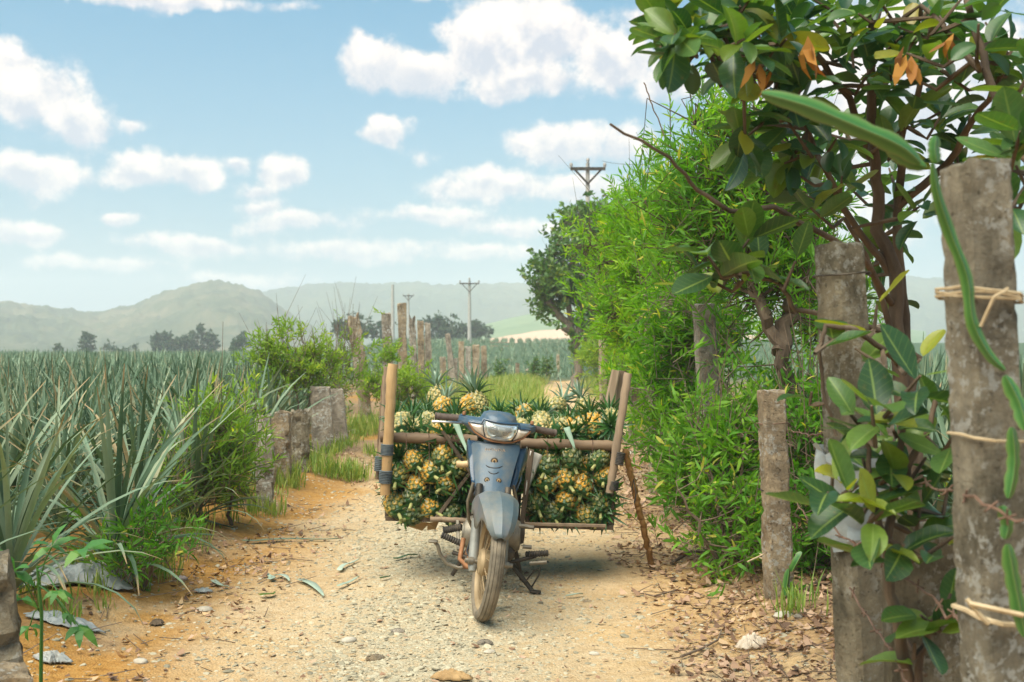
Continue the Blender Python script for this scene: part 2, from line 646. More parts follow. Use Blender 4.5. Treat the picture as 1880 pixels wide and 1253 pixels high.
# concrete with lichen and stains
def concrete(name, base, lichen=.5, moss=.5, rust=.2):
    m_ = MT(name)
    v = m_.coords()
    st = m_.n('ShaderNodeVectorMath', operation='MULTIPLY')
    m_.l(v, st.inputs[0])
    st.inputs[1].default_value = (1, 1, .4)
    c = m_.ramp(m_.noise(v, 7, 8, .7), [(.3, tuple(x * .42 for x in base)), (.5, base), (.68, tuple(min(1, x * 1.6) for x in base))])
    c = m_.mix(m_.math('MULTIPLY', m_.ramp(m_.noise(st.outputs[0], 6, 6, .7), [(.47, 0.0), (.66, 1.0)]), moss), c, (.045, .04, .022))
    c = m_.mix(m_.math('MULTIPLY', m_.ramp(m_.noise(st.outputs[0], 4.3, 4, .6), [(.52, 0.0), (.7, 1.0)]), rust), c, (.22, .12, .05))
    spots = m_.math('MULTIPLY', m_.ramp(m_.noise(v, 34, 5, .7), [(.52, 0.0), (.57, 1.0)]), m_.ramp(m_.noise(v, 5, 3), [(.42, 0.0), (.55, 1.0)]))
    c = m_.mix(m_.math('MULTIPLY', spots, lichen), c, (.55, .53, .47))
    pit = m_.ramp(m_.noise(v, 55, 4, .7), [(.3, 1.0), (.4, 0.0)])
    c = m_.mix(m_.math('MULTIPLY', pit, .6), c, (.05, .038, .025))
    m_.set(color=c, rough=.92, spec=.2)
    m_.bump(m_.math('ADD', m_.math('SUBTRACT', m_.noise(v, 42, 8, .8), m_.math('MULTIPLY', pit, .8)), m_.math('MULTIPLY', m_.noise(v, 12, 5, .7), 1.2)), 1.0, .03)
    return m_.m


M['conc'] = concrete('concrete', (.38, .285, .18), .6, .35, .45)
M['conc_lichen'] = concrete('lichened_concrete', (.34, .285, .22), 1.0, .4, .35)
M['conc_dark'] = concrete('mossy_concrete', (.28, .235, .16), .5, .75, .2)
M['conc_pale'] = concrete('pale_concrete', (.36, .30, .23), .3, .3, .3)
M['conc_near'] = concrete('weathered_concrete', (.33, .28, .20), .9, .85, .25)
# metals, paint, plastics
M['paint'] = roughmat('dusty_blue_paint', [(.3, (.026, .058, .092)), (.55, (.044, .085, .125)), (.8, (.085, .125, .155))], 5, .45, .15, 60, .002, spec=.5, coat=.2, dirt=((.20, .17, .12), .45, .75, 11, .6))
M['paint_deep'] = roughmat('deep_blue_paint', [(.3, (.010, .035, .075)), (.6, (.02, .058, .11))], 5, .28, .05, 60, .002, spec=.5, coat=.5, dirt=((.22, .19, .14), .55, .85, 9, .35))
M['paint_pale'] = roughmat('faded_grey_blue_paint', [(.3, (.055, .085, .10)), (.5, (.095, .125, .135)), (.62, (.135, .13, .155)), (.8, (.17, .185, .185))], 4, .5, .2, 50, .002, spec=.4, coat=.1, dirt=((.25, .195, .125), .42, .72, 7, .65))
M['rubber'] = roughmat('muddy_rubber', [(.3, (.09, .075, .055)), (.5, (.19, .155, .11)), (.75, (.29, .235, .165))], 9, .85, .3, 90, .003)
M['rubber_black'] = roughmat('black_rubber', [(.3, (.018, .017, .016)), (.7, (.05, .045, .04))], 12, .7, .3, 80, .003, dirt=((.24, .18, .11), .5, .8, 12, .5))
M['grip'] = roughmat('worn_grip', [(.3, (.05, .035, .028)), (.7, (.13, .095, .075))], 20, .75, .5, 120, .003)
M['rim'] = roughmat('muddy_rim', [(.3, (.27, .18, .09)), (.6, (.40, .29, .165)), (.8, (.46, .38, .26))], 8, .6, .2, 70, .002, metal=.25)
M['metal'] = roughmat('dusty_metal', [(.3, (.13, .11, .085)), (.6, (.27, .235, .18)), (.8, (.36, .32, .25))], 9, .5, .25, 60, .003, metal=.55)
M['metal_dark'] = roughmat('dark_metal', [(.3, (.025, .022, .018)), (.6, (.075, .06, .045)), (.8, (.19, .15, .10))], 9, .55, .25, 60, .003, metal=.35)
M['chrome'] = roughmat('worn_chrome', [(.3, (.35, .34, .32)), (.8, (.62, .60, .56))], 9, .25, .05, 60, .002, metal=1.0)
M['rust'] = roughmat('rusty_pipe', [(.3, (.16, .07, .03)), (.6, (.32, .15, .07)), (.8, (.42, .26, .16))], 9, .75, .3, 70, .003, metal=.2)
M['slider'] = roughmat('fork_slider', [(.3, (.16, .16, .14)), (.6, (.27, .265, .235)), (.8, (.38, .35, .29))], 7, .55, .15, 60, .003, metal=.25)
M['black'] = roughmat('black_plastic', [(.3, (.012, .013, .015)), (.7, (.035, .036, .038))], 9, .55, .1, 60, .003, dirt=((.2, .15, .1), .5, .8, 8, .35))
M['wrap'] = roughmat('rubber_strap', [(.3, (.045, .055, .06)), (.7, (.12, .14, .145))], 14, .6, .3, 70, .003)
M['twine'] = roughmat('straw_twine', [(.3, (.34, .24, .13)), (.7, (.55, .43, .27))], 30, .85, .5, 150, .002)
M['wire'] = roughmat('rusty_wire', [(.3, (.08, .045, .028)), (.7, (.22, .13, .09))], 30, .8, 0)
M['sheet'] = roughmat('grey_plastic_sheet', [(.3, (.16, .18, .18)), (.6, (.30, .32, .31)), (.8, (.44, .44, .41))], 7, .45, .3, 25, .01, spec=.5, dirt=((.30, .20, .10), .5, .75, 6, .6))
M['sack'] = roughmat('white_sack', [(.3, (.42, .38, .32)), (.7, (.62, .58, .52))], 10, .8, .5, 90, .003)
M['cardboard'] = roughmat('brown_cardboard', [(.3, (.24, .14, .06)), (.7, (.40, .26, .12))], 8, .85, .4, 40, .004)
M['orange'] = roughmat('orange_flesh', [(.3, (.45, .17, .02)), (.7, (.62, .30, .04))], 25, .6, .3, 60, .004)
M['stub'] = roughmat('cut_stalk', [(.3, (.20, .22, .07)), (.7, (.40, .36, .14))], 30, .7, 0)
M['insul'] = roughmat('porcelain', [(.3, (.28, .25, .22)), (.7, (.42, .38, .34))], 10, .35, 0, spec=.5)
M['pole'] = roughmat('pole_concrete', [(.3, (.34, .31, .27)), (.7, (.46, .43, .38))], 5, .9, 0)
M['roofblue'] = roughmat('blue_tin_roof', [(.3, (.12, .30, .36)), (.7, (.20, .40, .45))], 5, .5, 0)
M['stone'] = leafmat('stone', [(0, (.17, .15, .105)), (.3, (.29, .255, .175)), (.6, (.38, .335, .235)), (.85, (.47, .41, .29)), (1, (.44, .30, .16))], 0.0, .9, None, False, .2)
M['bigstone'] = roughmat('pale_stone', [(.3, (.30, .26, .20)), (.6, (.45, .40, .32)), (.8, (.52, .48, .40))], 14, .9, .5, 60, .006)
M['pinkstone'] = roughmat('pinkish_stone', [(.3, (.36, .27, .24)), (.7, (.52, .42, .38))], 14, .9, .5, 60, .006)
lens = MT('headlight_glass')
lv = lens.coords()
lens.set(color=lens.ramp(lens.noise(lv, 16, 6, .7), [(.3, (.62, .64, .58)), (.7, (.86, .86, .82))]), rough=.14, trans=.75, coat=.3)
M['lens'] = lens.m
M['lens_side'] = roughmat('turn_signal_lens', [(.3, (.50, .40, .31)), (.6, (.66, .57, .47)), (.8, (.75, .70, .62))], 8, .25, 0, spec=.6, coat=.5)
M['reflector'] = roughmat('reflector', [(.3, (.68, .68, .62)), (.7, (.85, .85, .80))], 18, .3, .3, 40, .004, metal=.6)
M['bulb'] = roughmat('bulb', [(.3, (.22, .24, .22)), (.7, (.35, .38, .35))], 10, .2, 0, spec=.7)
M['badge'] = roughmat('worn_badge', [(.3, (.34, .24, .17)), (.7, (.48, .36, .27))], 40, .6, 0)
M['bag'] = (lambda m_: (m_.set(color=(.72, .60, .46), rough=.35, trans=.0, Alpha=.6), m_.m)[1])(MT('clear_bag'))
# ------------------------------------------------------------------ ground
def sstep(a, b, x):
    t = np.clip((x - a) / (b - a), 0, 1)
    return t * t * (3 - 2 * t)


def track_c(y):
    return -0.36 + 1.62 * sstep(9, 22, y) + 0.25 * sstep(28, 38, y) + 6.0 * sstep(38, 62, y)


def track_w(y):
    return 1.32 - 0.60 * sstep(10, 23, y)


def hfun(x, y):
    x, y = np.asarray(x, float), np.asarray(y, float)
    r = np.maximum(y, 1.0)
    z = 1.95 * sstep(48, 135, y) * sstep(-0.165, -0.10, x / r) * (1 - sstep(150, 260, y))
    near = 1 - sstep(25, 50, y)
    d = x - track_c(y)
    w = track_w(y)
    z = z + near * (0.05 * (fbm(x * .8, y * .5, 3) - .5) + 0.030 * (fbm(x * 3.1, y * 3.1, 9) - .5))
    z = z + near * 0.10 * sstep(w, w + .55, np.abs(d))                       # verges sit a little higher
    z = z - near * 0.018 * (np.exp(-((d - .62) / .22) ** 2) + np.exp(-((d + .72) / .25) ** 2))   # wheel ruts
    z = z + near * 0.014 * (fbm(x * 11, y * 11, 21, 3) - .5)
    z = z - 0.5 * sstep(44, 60, y) * (1 - sstep(70, 100, y)) * sstep(-0.165, -0.10, x / r) * 0.4
    return z


def hz(x, y):
    return float(hfun(np.array([x]), np.array([y]))[0])


def axis(lo, hi, d0, a, b, g):
    v = list(np.arange(a, b, d0))
    s, p = d0, b
    while p < hi:
        v.append(p)
        s *= g
        p += s
    v.append(hi)
    s, p = d0, a - d0
    while p > lo:
        v.insert(0, p)
        s *= g
        p -= s
    v.insert(0, lo)
    return np.array(v)


gx = axis(-1400, 1400, .045, -2.6, 2.4, 1.09)
gy = axis(-100, 1450, .045, 3.4, 11.0, 1.022)
XX, YY = np.meshgrid(gx, gy)
ZZ = hfun(XX, YY)
nx, ny = len(gx), len(gy)
GV = np.stack([XX.ravel(), YY.ravel(), ZZ.ravel()], 1)
ii, jj = np.meshgrid(np.arange(ny - 1), np.arange(nx - 1), indexing='ij')
b0 = (ii * nx + jj).ravel()
Q = np.stack([b0, b0 + 1, b0 + nx + 1, b0 + nx], 1)
Dt = XX - track_c(YY)
Wt = track_w(YY)
edge_n = (fbm(XX * 1.6, YY * 1.1, 31) - .5) * 1.1
a_track = 1 - sstep(-.25, .35, np.abs(Dt) - Wt + edge_n)
a_grav = np.exp(-((Dt + .02 + .25 * (fbm(YY * .5, XX * 0, 5) - .5)) / .62) ** 2) * (0.55 + 0.9 * fbm(XX * 2.2, YY * 1.3, 41))
a_grav = np.clip(a_grav, 0, 1) * a_track * (1 - sstep(16, 26, YY))
a_soil = sstep(.42, .68, fbm(XX * 1.3 + 7, YY * .9, 51)) * (0.35 + .65 * sstep(-.2, .3, np.abs(Dt) - Wt * .75)) * np.where(Dt < 0, .9, .35)
a_soil = np.maximum(a_soil, .9 * sstep(-1.25, -1.7, XX) * sstep(.3, .55, fbm(XX * 2, YY * 2, 52)) * (1 - sstep(9, 14, YY)))
a_green = sstep(20, 60, YY) * (1 - a_track)


def ground_mesh(name, mask, mat_):
    q = Q[mask]
    used, inv = np.unique(q, return_inverse=True)
    me = raw_mesh(name, GV[used], inv.reshape(-1, 4), smooth=True, mats=[mat_])
    for nm, arr in (('track', a_track), ('gravel', a_grav), ('soil', a_soil), ('green', a_green)):
        at = me.attributes.new(nm, 'FLOAT', 'POINT')
        at.data.foreach_set('value', arr.ravel()[used].astype(np.float32))
    return me


gm = MT('dirt_ground')
gv = gm.n('ShaderNodeTexCoord').outputs['Object']
n1 = gm.noise(gv, 2.2, 7, .65)
n2 = gm.noise(gv, 19, 7, .7)
n3 = gm.noise(gv, 75, 4, .7)
tan_c = gm.ramp(n2, [(.25, (.38, .26, .14)), (.5, (.53, .38, .22)), (.75, (.62, .48, .31))])
tan_c = gm.mix(gm.ramp(n1, [(.4, 0.0), (.7, .6)]), tan_c, (.53, .33, .13))
soil_c = gm.ramp(n2, [(.25, (.26, .115, .022)), (.5, (.40, .20, .045)), (.8, (.50, .29, .09))])
verge_c = gm.ramp(n2, [(.25, (.16, .10, .055)), (.55, (.30, .20, .11)), (.8, (.40, .29, .18))])
grav_c = gm.ramp(n3, [(.25, (.24, .215, .14)), (.5, (.42, .37, .255)), (.75, (.56, .50, .37))])
green_c = gm.ramp(n1, [(.3, (.045, .085, .045)), (.7, (.085, .13, .07))])
c_ = gm.mix(gm.attr('track'), verge_c, tan_c)
c_ = gm.mix(gm.attr('soil'), c_, soil_c)
gf = gm.math('MULTIPLY', gm.attr('gravel'), gm.ramp(n2, [(.3, .25), (.6, 1.0)]))
c_ = gm.mix(gf, c_, grav_c)
c_ = gm.mix(gm.attr('green'), c_, green_c)
vo = gm.n('ShaderNodeTexVoronoi', Scale=95)
gm.l(gv, vo.inputs['Vector'])
speck = gm.ramp(vo.outputs['Color'], [(.0, .72), (.5, 1.0), (1, 1.18)])
c_ = gm.mix(gm.math('MULTIPLY', gm.attr('track'), .55), c_, gm.mix(1.0, c_, speck, 'MULTIPLY'))
gm.set(color=c_, rough=.95, spec=.15)
hh = gm.math('ADD', gm.math('MULTIPLY', n2, .8), gm.math('ADD', gm.math('MULTIPLY', n3, .35), gm.math('MULTIPLY', vo.outputs['Distance'], -.25)))
gm.bump(hh, .75, .03)
cen = (Dt[:-1, :-1] + Dt[1:, 1:]) / 2
cw = (Wt[:-1, :-1] + Wt[1:, 1:]) / 2
cyy = (YY[:-1, :-1] + YY[1:, 1:]) / 2
is_track = ((np.abs(cen) < cw) & (cyy > -20) & (cyy < 60)).ravel()
tag(link('ground', ground_mesh('ground', ~is_track, gm.m)), kind='structure')
tag(link('dirt_track', ground_mesh('dirt_track', is_track, gm.m)), kind='structure')


# ------------------------------------------------------------------ hills
def hill(name, prof, Yf, Yr, Yb, pxa, pxb, ncol, bump, bscale, mat_, rows=46, seed=0, base=-3):
    px = np.linspace(pxa, pxb, ncol)
    pp = np.interp(px, [p[0] for p in prof], [p[1] for p in prof])
    zr = H + (640 - pp) / F * Yr
    Ys = np.concatenate([np.linspace(Yf, Yr, rows), np.linspace(Yr, Yb, 10)[1:]])
    V = []
    for Y in Ys:
        if Y <= Yr:
            s = (Y - Yf) / (Yr - Yf)
            s = np.sin(s * PI / 2) ** 1.15
        else:
            s = np.cos((Y - Yr) / (Yb - Yr) * PI / 2)
        x = (px - 940) / F * Y
        big = (fbm(x * .012 + seed, np.full_like(x, Y * .012), seed + 70) - .5) * 14 * s * (1 - s) * 2
        sm = (fbm(x / bscale, np.full_like(x, Y / bscale), seed + 80, 3) - .5) * bump * min(1, s * 3)
        V.append(np.stack([x, np.full_like(x, Y), base + (zr - base) * s + big + sm], 1))
    V = np.concatenate(V)
    nr = len(Ys)
    i, j = np.meshgrid(np.arange(nr - 1), np.arange(ncol - 1), indexing='ij')
    b = (i * ncol + j).ravel()
    q = np.stack([b, b + 1, b + ncol + 1, b + ncol], 1)
    return tag(link(name, raw_mesh(name, V, q, smooth=True, mats=[mat_])), kind='structure')


def hillmat(name, stops, s1, s2):
    m_ = MT(name)
    v = m_.n('ShaderNodeTexCoord').outputs['Object']
    a = m_.noise(v, s1, 6, .6)
    b = m_.noise(v, s2, 4, .7)
    m_.set(color=m_.ramp(m_.math('ADD', m_.math('MULTIPLY', a, .6), m_.math('MULTIPLY', b, .4)), stops), rough=1, spec=.1)
    return m_.m


hm1 = hillmat('wooded_hill', [(.32, (.03, .045, .02)), (.48, (.07, .085, .042)), (.6, (.14, .125, .07)), (.7, (.22, .17, .095))], .02, .11)
hm2 = hillmat('far_wooded_hill', [(.32, (.03, .05, .03)), (.5, (.06, .085, .05)), (.7, (.12, .135, .075))], .016, .09)
hm3 = hillmat('sloping_field', [(.3, (.10, .17, .09)), (.7, (.20, .26, .14))], .03, .2)
hm4 = hillmat('bare_red_soil', [(.3, (.45, .28, .17)), (.7, (.60, .44, .32))], .05, .3)
hill('hill', [(-1500, 600), (-800, 585), (-300, 575), (0, 558), (60, 566), (120, 575), (180, 580), (240, 567), (300, 546), (350, 530), (395, 523), (440, 529), (480, 545), (520, 572), (560, 598), (640, 640), (760, 660)],
     420, 720, 900, -1500, 760, 900, 7.5, 7.0, hm1, 54, 1)
hill('hill', [(200, 640), (330, 600), (420, 572), (470, 546), (520, 534), (560, 528), (640, 523), (700, 526), (760, 522), (820, 527), (900, 524), (980, 527), (1100, 520), (1300, 530), (1600, 505), (1750, 520), (1900, 545), (2400, 560), (3000, 580)],
     760, 1080, 1300, 200, 3000, 1000, 9.5, 9.5, hm2, 54, 2)
hill('hill', [(700, 650), (790, 628), (860, 606), (930, 588), (1000, 574), (1100, 562), (1300, 570), (1500, 590), (1700, 610)], 250, 520, 640, 700, 1700, 300, .8, 9, hm3, 40, 3)
hill('hill', [(850, 640), (880, 626), (930, 618), (1000, 608), (1060, 604), (1150, 600), (1300, 602), (1500, 640)], 200, 300, 330, 850, 1500, 160, .8, 6, hm4, 26, 4)

# ------------------------------------------------------------------ haze
hzm = bpy.data.materials.new('haze_air')
hzm.use_nodes = True
hzm.node_tree.nodes.clear()
pv = hzm.node_tree.nodes.new('ShaderNodeVolumePrincipled')
pv.inputs['Color'].default_value = (.95, .965, .99, 1)
pv.inputs['Density'].default_value = 0.00105
pv.inputs['Anisotropy'].default_value = 0.1
ov = hzm.node_tree.nodes.new('ShaderNodeOutputMaterial')
hzm.node_tree.links.new(pv.outputs[0], ov.inputs['Volume'])
hb = MB().box((0, 680, 44), (2980, 1700, 100))
haze = tag(hb.build('haze', hzm, smooth=0), kind='stuff')


# ------------------------------------------------------------------ leaf and twig batches
def unit(a):
    return a / np.maximum(np.linalg.norm(a, axis=1, keepdims=True), 1e-9)


def perp(d):
    ref = np.where(np.abs(d[:, 2:3]) > .92, np.array([[1., 0, 0]]), np.array([[0., 0, 1.]]))
    a = unit(np.cross(d, ref))
    return a, np.cross(a, d)


class Leaves:
    """collects many small bent leaves into one mesh"""

    def __init__(self):
        self.V, self.T, self.t, self.n = [], [], [], 0

    def add(self, p, d, side, L, W, tint, bend=.25):
        n = len(p)
        if n == 0:
            return
        d, side = unit(d), unit(side)
        nrm = np.cross(side, d)
        L, W = np.broadcast_to(L, (n,))[:, None], np.broadcast_to(W, (n,))[:, None]
        bd = np.broadcast_to(bend, (n,))[:, None]
        v0 = p
        c1 = p + d * L * .35 - nrm * L * bd * .10
        c2 = p + d * L * .72 - nrm * L * bd * .48
        v5 = p + d * L - nrm * L * bd
        fold = nrm * W * .18
        V = np.stack([v0, c1 + side * W * .5 + fold, c1 - side * W * .5 + fold, c2 + side * W * .36 + fold, c2 - side * W * .36 + fold, v5], 1).reshape(-1, 3)
        T = np.array([[0, 1, 2], [2, 1, 3], [2, 3, 4], [4, 3, 5]])
        T = (T[None] + (np.arange(n) * 6)[:, None, None] + self.n).reshape(-1, 3)
        self.V.append(V)
        self.T.append(T)
        self.t.append(np.repeat(tint, 6))
        self.n += 6 * n

    def mesh(self, name, mats, origin=(0, 0, 0)):
        V = np.concatenate(self.V) - np.array(origin)[None]
        return raw_mesh(name, V, np.concatenate(self.T), np.concatenate(self.t), False, mats)


class Twigs:
    """many straight tapered three-sided twigs in one mesh"""

    def __init__(self):
        self.V, self.T, self.n = [], [], 0

    def add(self, a, b, r0, r1):
        n = len(a)
        if n == 0:
            return
        d = unit(b - a)
        u, v = perp(d)
        vs = []
        for p, r in ((a, r0), (b, r1)):
            r = np.broadcast_to(r, (n,))[:, None]
            for k in range(3):
                t = 2 * PI * k / 3
                vs.append(p + (u * math.cos(t) + v * math.sin(t)) * r)
        V = np.stack(vs, 1).reshape(-1, 3)
        T = []
        for k in range(3):
            j = (k + 1) % 3
            T += [[k, j, j + 3], [k, j + 3, k + 3]]
        T = (np.array(T)[None] + (np.arange(n) * 6)[:, None, None] + self.n).reshape(-1, 3)
        self.V.append(V)
        self.T.append(T)
        self.n += 6 * n

    def mesh(self, name, mats, origin=(0, 0, 0)):
        V = np.concatenate(self.V) - np.array(origin)[None]
        return raw_mesh(name, V, np.concatenate(self.T), np.full(len(V), .5), True, mats)


def ell(px, py, rx, ry, Y, rd=None):
    c = P(px, py, Y)
    k = Y / F
    return (np.array(c), np.array([rx * k, (rd if rd else rx * k * .9), ry * k]))


def crown_points(ells, n, rng, shell=.55, clump=0.0):
    vol = np.array([e[1].prod() ** .67 for e in ells])
    which = rng.choice(len(ells), n, p=vol / vol.sum())
    d = unit(rng.normal(size=(n, 3)))
    r = rng.random(n) ** (1 / 3.) * (1 - shell) + shell * (1 - .35 * rng.random(n) ** 2)
    r = np.clip(r, 0, 1.0)
    C = np.stack([e[0] for e in ells])[which]
    A = np.stack([e[1] for e in ells])[which]
    # lumpy outline
    lump = 0.48 + 0.80 * fbm(d[:, 0] * 2.6 + which * 5.1 + 9, d[:, 2] * 2.6 + d[:, 1] * 1.9 + 4, 77, 3)
    return C + d * A * (r * lump)[:, None], d


def leafy(name, label, cat, base, stems, ells, ntwig, twig_len, nleaf, leaf_L, leaf_W, mat_, wood, seed, up=.5, group=None, spread=55, bend=.35,
          stem_r=.02, tint_lo=.1, tint_hi=.9, shell=.55, branches=40, bare=0, droop=.0, tip_bias=.25):
    """a shrub or tree: trunk > stems, branches, foliage"""
    rng = np.random.default_rng(seed)
    base = np.array(base, float)
    root = tag(empty(name, base), label, cat, group)
    w = MB()
    trunk_pts = []
    for st in stems:
        st = [np.array(s, float) for s in st]
        pts = []
        for a, b in zip(st[:-1], st[1:]):
            for t in np.linspace(0, 1, 5)[:-1]:
                pts.append(a + (b - a) * t)
        pts.append(st[-1])
        pts = [p + (rng.normal(size=3) * stem_r * .5 if i else 0) for i, p in enumerate(pts)]
        rr = np.linspace(stem_r, stem_r * .35, len(pts))
        w.tube(pts, list(rr), 8)
        trunk_pts += [(p, r) for p, r in zip(pts[2:], rr[2:])]
    w.build('trunk', wood, root, base)
    tp = np.stack([p for p, r in trunk_pts])
    tr = np.array([r for p, r in trunk_pts])
    br = MB()
    nodes = [tp]
    bp, _ = crown_points(ells, branches, rng, .35)
    for p in bp:
        cost = np.linalg.norm(tp - p, axis=1) + np.maximum(0, tp[:, 2] - p[2]) * 2
        k = int(cost.argmin())
        a = tp[k]
        mid = (a + p) / 2 + rng.normal(size=3) * .05 * np.linalg.norm(p - a) - np.array([0, 0, .06 * np.linalg.norm(p - a)])
        pts = [a * (1 - t) ** 2 + 2 * mid * t * (1 - t) + p * t * t for t in np.linspace(0, 1, 6)]
        r0 = tr[k] * .5
        br.tube(pts, list(np.linspace(r0, max(.0025, r0 * .2), 6)), 5)
        nodes.append(np.stack(pts[2:]))
    br.build('branch', wood, root, base)
    nodes = np.concatenate(nodes)
    nc = max(6, int(ntwig / 20))
    cpos, cod = crown_points(ells, nc, rng, shell * .8)
    pick = rng.integers(0, nc, ntwig)
    cr = twig_len * (.30 + .45 * rng.random(nc))
    pos = cpos[pick] + rng.normal(size=(ntwig, 3)) * cr[pick][:, None]
    od = unit(cod[pick] + rng.normal(size=(ntwig, 3)) * .35)
    loose = rng.random(ntwig) < .16
    lp, lo2 = crown_points(ells, ntwig, rng, shell)
    pos[loose], od[loose] = lp[loose], lo2[loose]
    d = unit(od * np.array([1, 1, .6]) * .8 + np.array([0, 0, up]) + rng.normal(size=(ntwig, 3)) * .45)
    tl = twig_len * (.6 + .8 * rng.random(ntwig))
    start = pos - d * tl[:, None] * .5
    # connect each twig to its nearest branch point
    tw = Twigs()
    near = np.empty(ntwig, int)
    for s in range(0, ntwig, 500):
        near[s:s + 500] = np.linalg.norm(start[s:s + 500, None] - nodes[None], axis=2).argmin(1)
    far_ok = np.linalg.norm(start - nodes[near], axis=1) < 1.2 * np.mean([e[1].mean() for e in ells])
    tw.add(nodes[near][far_ok], start[far_ok], .0045 * (stem_r / .03) ** .5, .003)
    end = start + d * tl[:, None]
    tw.add(start, end, .003, .0012)
    if bare:
        q, od2 = crown_points(ells, bare, rng, .7)
        dd = unit(np.array([0, 0, 1.0]) + rng.normal(size=(bare, 3)) * .25)
        tw.add(q, q + dd * twig_len * 2.2 * (.5 + rng.random(bare))[:, None], .004, .0015)
    link('twigs', tw.mesh('twigs', [wood], base), root)['kind'] = 'stuff'
    lv = Leaves()
    u, v = perp(d)
    ttw = .75 * rng.random(nc)[pick] + .25 * rng.random(ntwig)
    for k in range(nleaf):
        t = tip_bias + (1 - tip_bias) * (k + .5) / nleaf
        phi = k * 2.4 + rng.random(ntwig) * 1.2
        out = u * np.cos(phi)[:, None] + v * np.sin(phi)[:, None]
        ang = np.radians(spread * (1.15 - .55 * t) + rng.normal(size=ntwig) * 12)[:, None]
        ld = unit(d * np.cos(ang) + out * np.sin(ang) - np.array([0, 0, droop]))
        sd = np.cross(ld, unit(np.cross(ld, d) + 1e-6))
        sd = unit(np.cross(ld, out + d * .8 + rng.normal(size=(ntwig, 3)) * .3))
        p = start + d * (tl * t)[:, None]
        L = leaf_L * (.45 + .85 * rng.random(ntwig))
        tint = np.clip(tint_lo + (tint_hi - tint_lo) * (.55 * ttw + .25 * rng.random(ntwig) + .2 * t), 0, 1)
        tint = np.where(rng.random(ntwig) < .03, 1.0, tint)
        lv.add(p, ld, sd, L, leaf_W * (.75 + .5 * rng.random(ntwig)), tint, bend * (.4 + rng.random(ntwig)))
    link('foliage', lv.mesh('foliage', [mat_], base), root)['kind'] = 'stuff'
    return root


# ------------------------------------------------------------------ far trees beyond the field
def far_tree(px, pbase, ptop, w_px, Y, seed, label, dens=1.0):
    k = Y / F
    base = P(px, pbase, Y)
    h = (pbase - ptop)
    ells = [ell(px, ptop + h * .42, w_px * .5, h * .42, Y), ell(px + w_px * .1, ptop + h * .25, w_px * .34, h * .25, Y), ell(px - w_px * .18, ptop + h * .5, w_px * .34, h * .3, Y)]
    leafy('tree', label, 'tree', base, [[base, P(px, ptop + h * .25, Y)]], ells, int(150 * dens), h * k * .14, 6, h * k * .10, h * k * .06, M['fartree'], M['bark'], seed,
          stem_r=h * k * .02, branches=10, group='trees standing beyond the pineapple fields', spread=70)


FT = [(110, 664, 634, 26, 150, 'small bright round tree at the far left edge of the field'),
      (160, 668, 616, 36, 170, 'rounded tree standing alone at the left below the hill dip'),
      (200, 668, 626, 34, 180, 'low tree right of the rounded tree below the left hill'),
      (238, 668, 634, 28, 185, 'smallest low tree in the left row under the hill'),
      (287, 664, 614, 26, 190, 'leftmost tree of the clump of five under the hill peak'),
      (308, 664, 608, 28, 190, 'second tree from the left in the clump of five'),
      (333, 664, 610, 30, 190, 'middle tree of the clump of five under the hill peak'),
      (363, 664, 600, 30, 190, 'tallest tree of the clump of five under the hill peak'),
      (386, 664, 608, 22, 190, 'rightmost tree of the clump of five under the hill peak'),
      (446, 668, 615, 46, 150, 'wide pale bushy tree at the edge of the field left of the weeds'),
      (620, 640, 590, 36, 150, 'dark tree behind the bare weed stems left of the tall leaning post'),
      (660, 640, 575, 50, 150, 'dark broad tree behind the tall leaning post'),
      (702, 640, 584, 44, 150, 'dark tree between the leaning post and the next tall post'),
      (796, 640, 582, 40, 170, 'dark tree just right of the row of three posts'),
      (826, 640, 571, 44, 170, 'tallest dark tree left of the utility pole with the crossarm'),
      (850, 640, 592, 34, 170, 'dark tree directly left of the utility pole'),
      (872, 640, 588, 40, 170, 'dark tree directly behind the utility pole'),
      (896, 628, 598, 22, 170, 'small dark tree right of the utility pole above the hut')]
for k, (a, b, c, d, Y, lab) in enumerate(FT):
    far_tree(a, b, c, d, Y, 300 + k, lab)


# ------------------------------------------------------------------ utility poles and hut
def utility_pole(px, ptop, pbase, Y, arm_px, label, braces=True, r=.14, ins=3, top_r=.6):
    base = P(px, pbase, Y)
    top = P(px, ptop, Y)
    root = tag(empty('utility_pole', base), label, 'utility pole', 'utility poles carrying the power line')
    MB().tube([base, top], [r, r * top_r], 10).build('pole', M['pole'], root, base)
    if arm_px:
        a = arm_px / F * Y / 2
        zc = top.z - a * .35
        c = Vector((top.x, Y - r, zc))
        MB().box(c, (2 * a, .10, .12)).build('crossarm', M['metal_dark'], root, base)
        if braces:
            for s in (-1, 1):
                MB().tube([c + Vector((s * a * .8, 0, 0)), c + Vector((0, 0, -a * .85))], .045, 6).build('brace', M['metal_dark'], root, base)
        for s in ((-1, 0, 1) if ins == 3 else (-1, 1)):
            q = c + Vector((s * a * .96, 0, a * .1 if s else a * .38))
            MB().lathe([(-.2 * a * .7, .0), (-.2 * a * .7, .035 * a), (-.02, .03 * a), (0, .09 * a), (.09 * a, .075 * a), (.1 * a, .11 * a), (.2 * a, .09 * a), (.26 * a, .0)], 10, 'z', q).build('insulator', M['insul'], root, base)
    return root


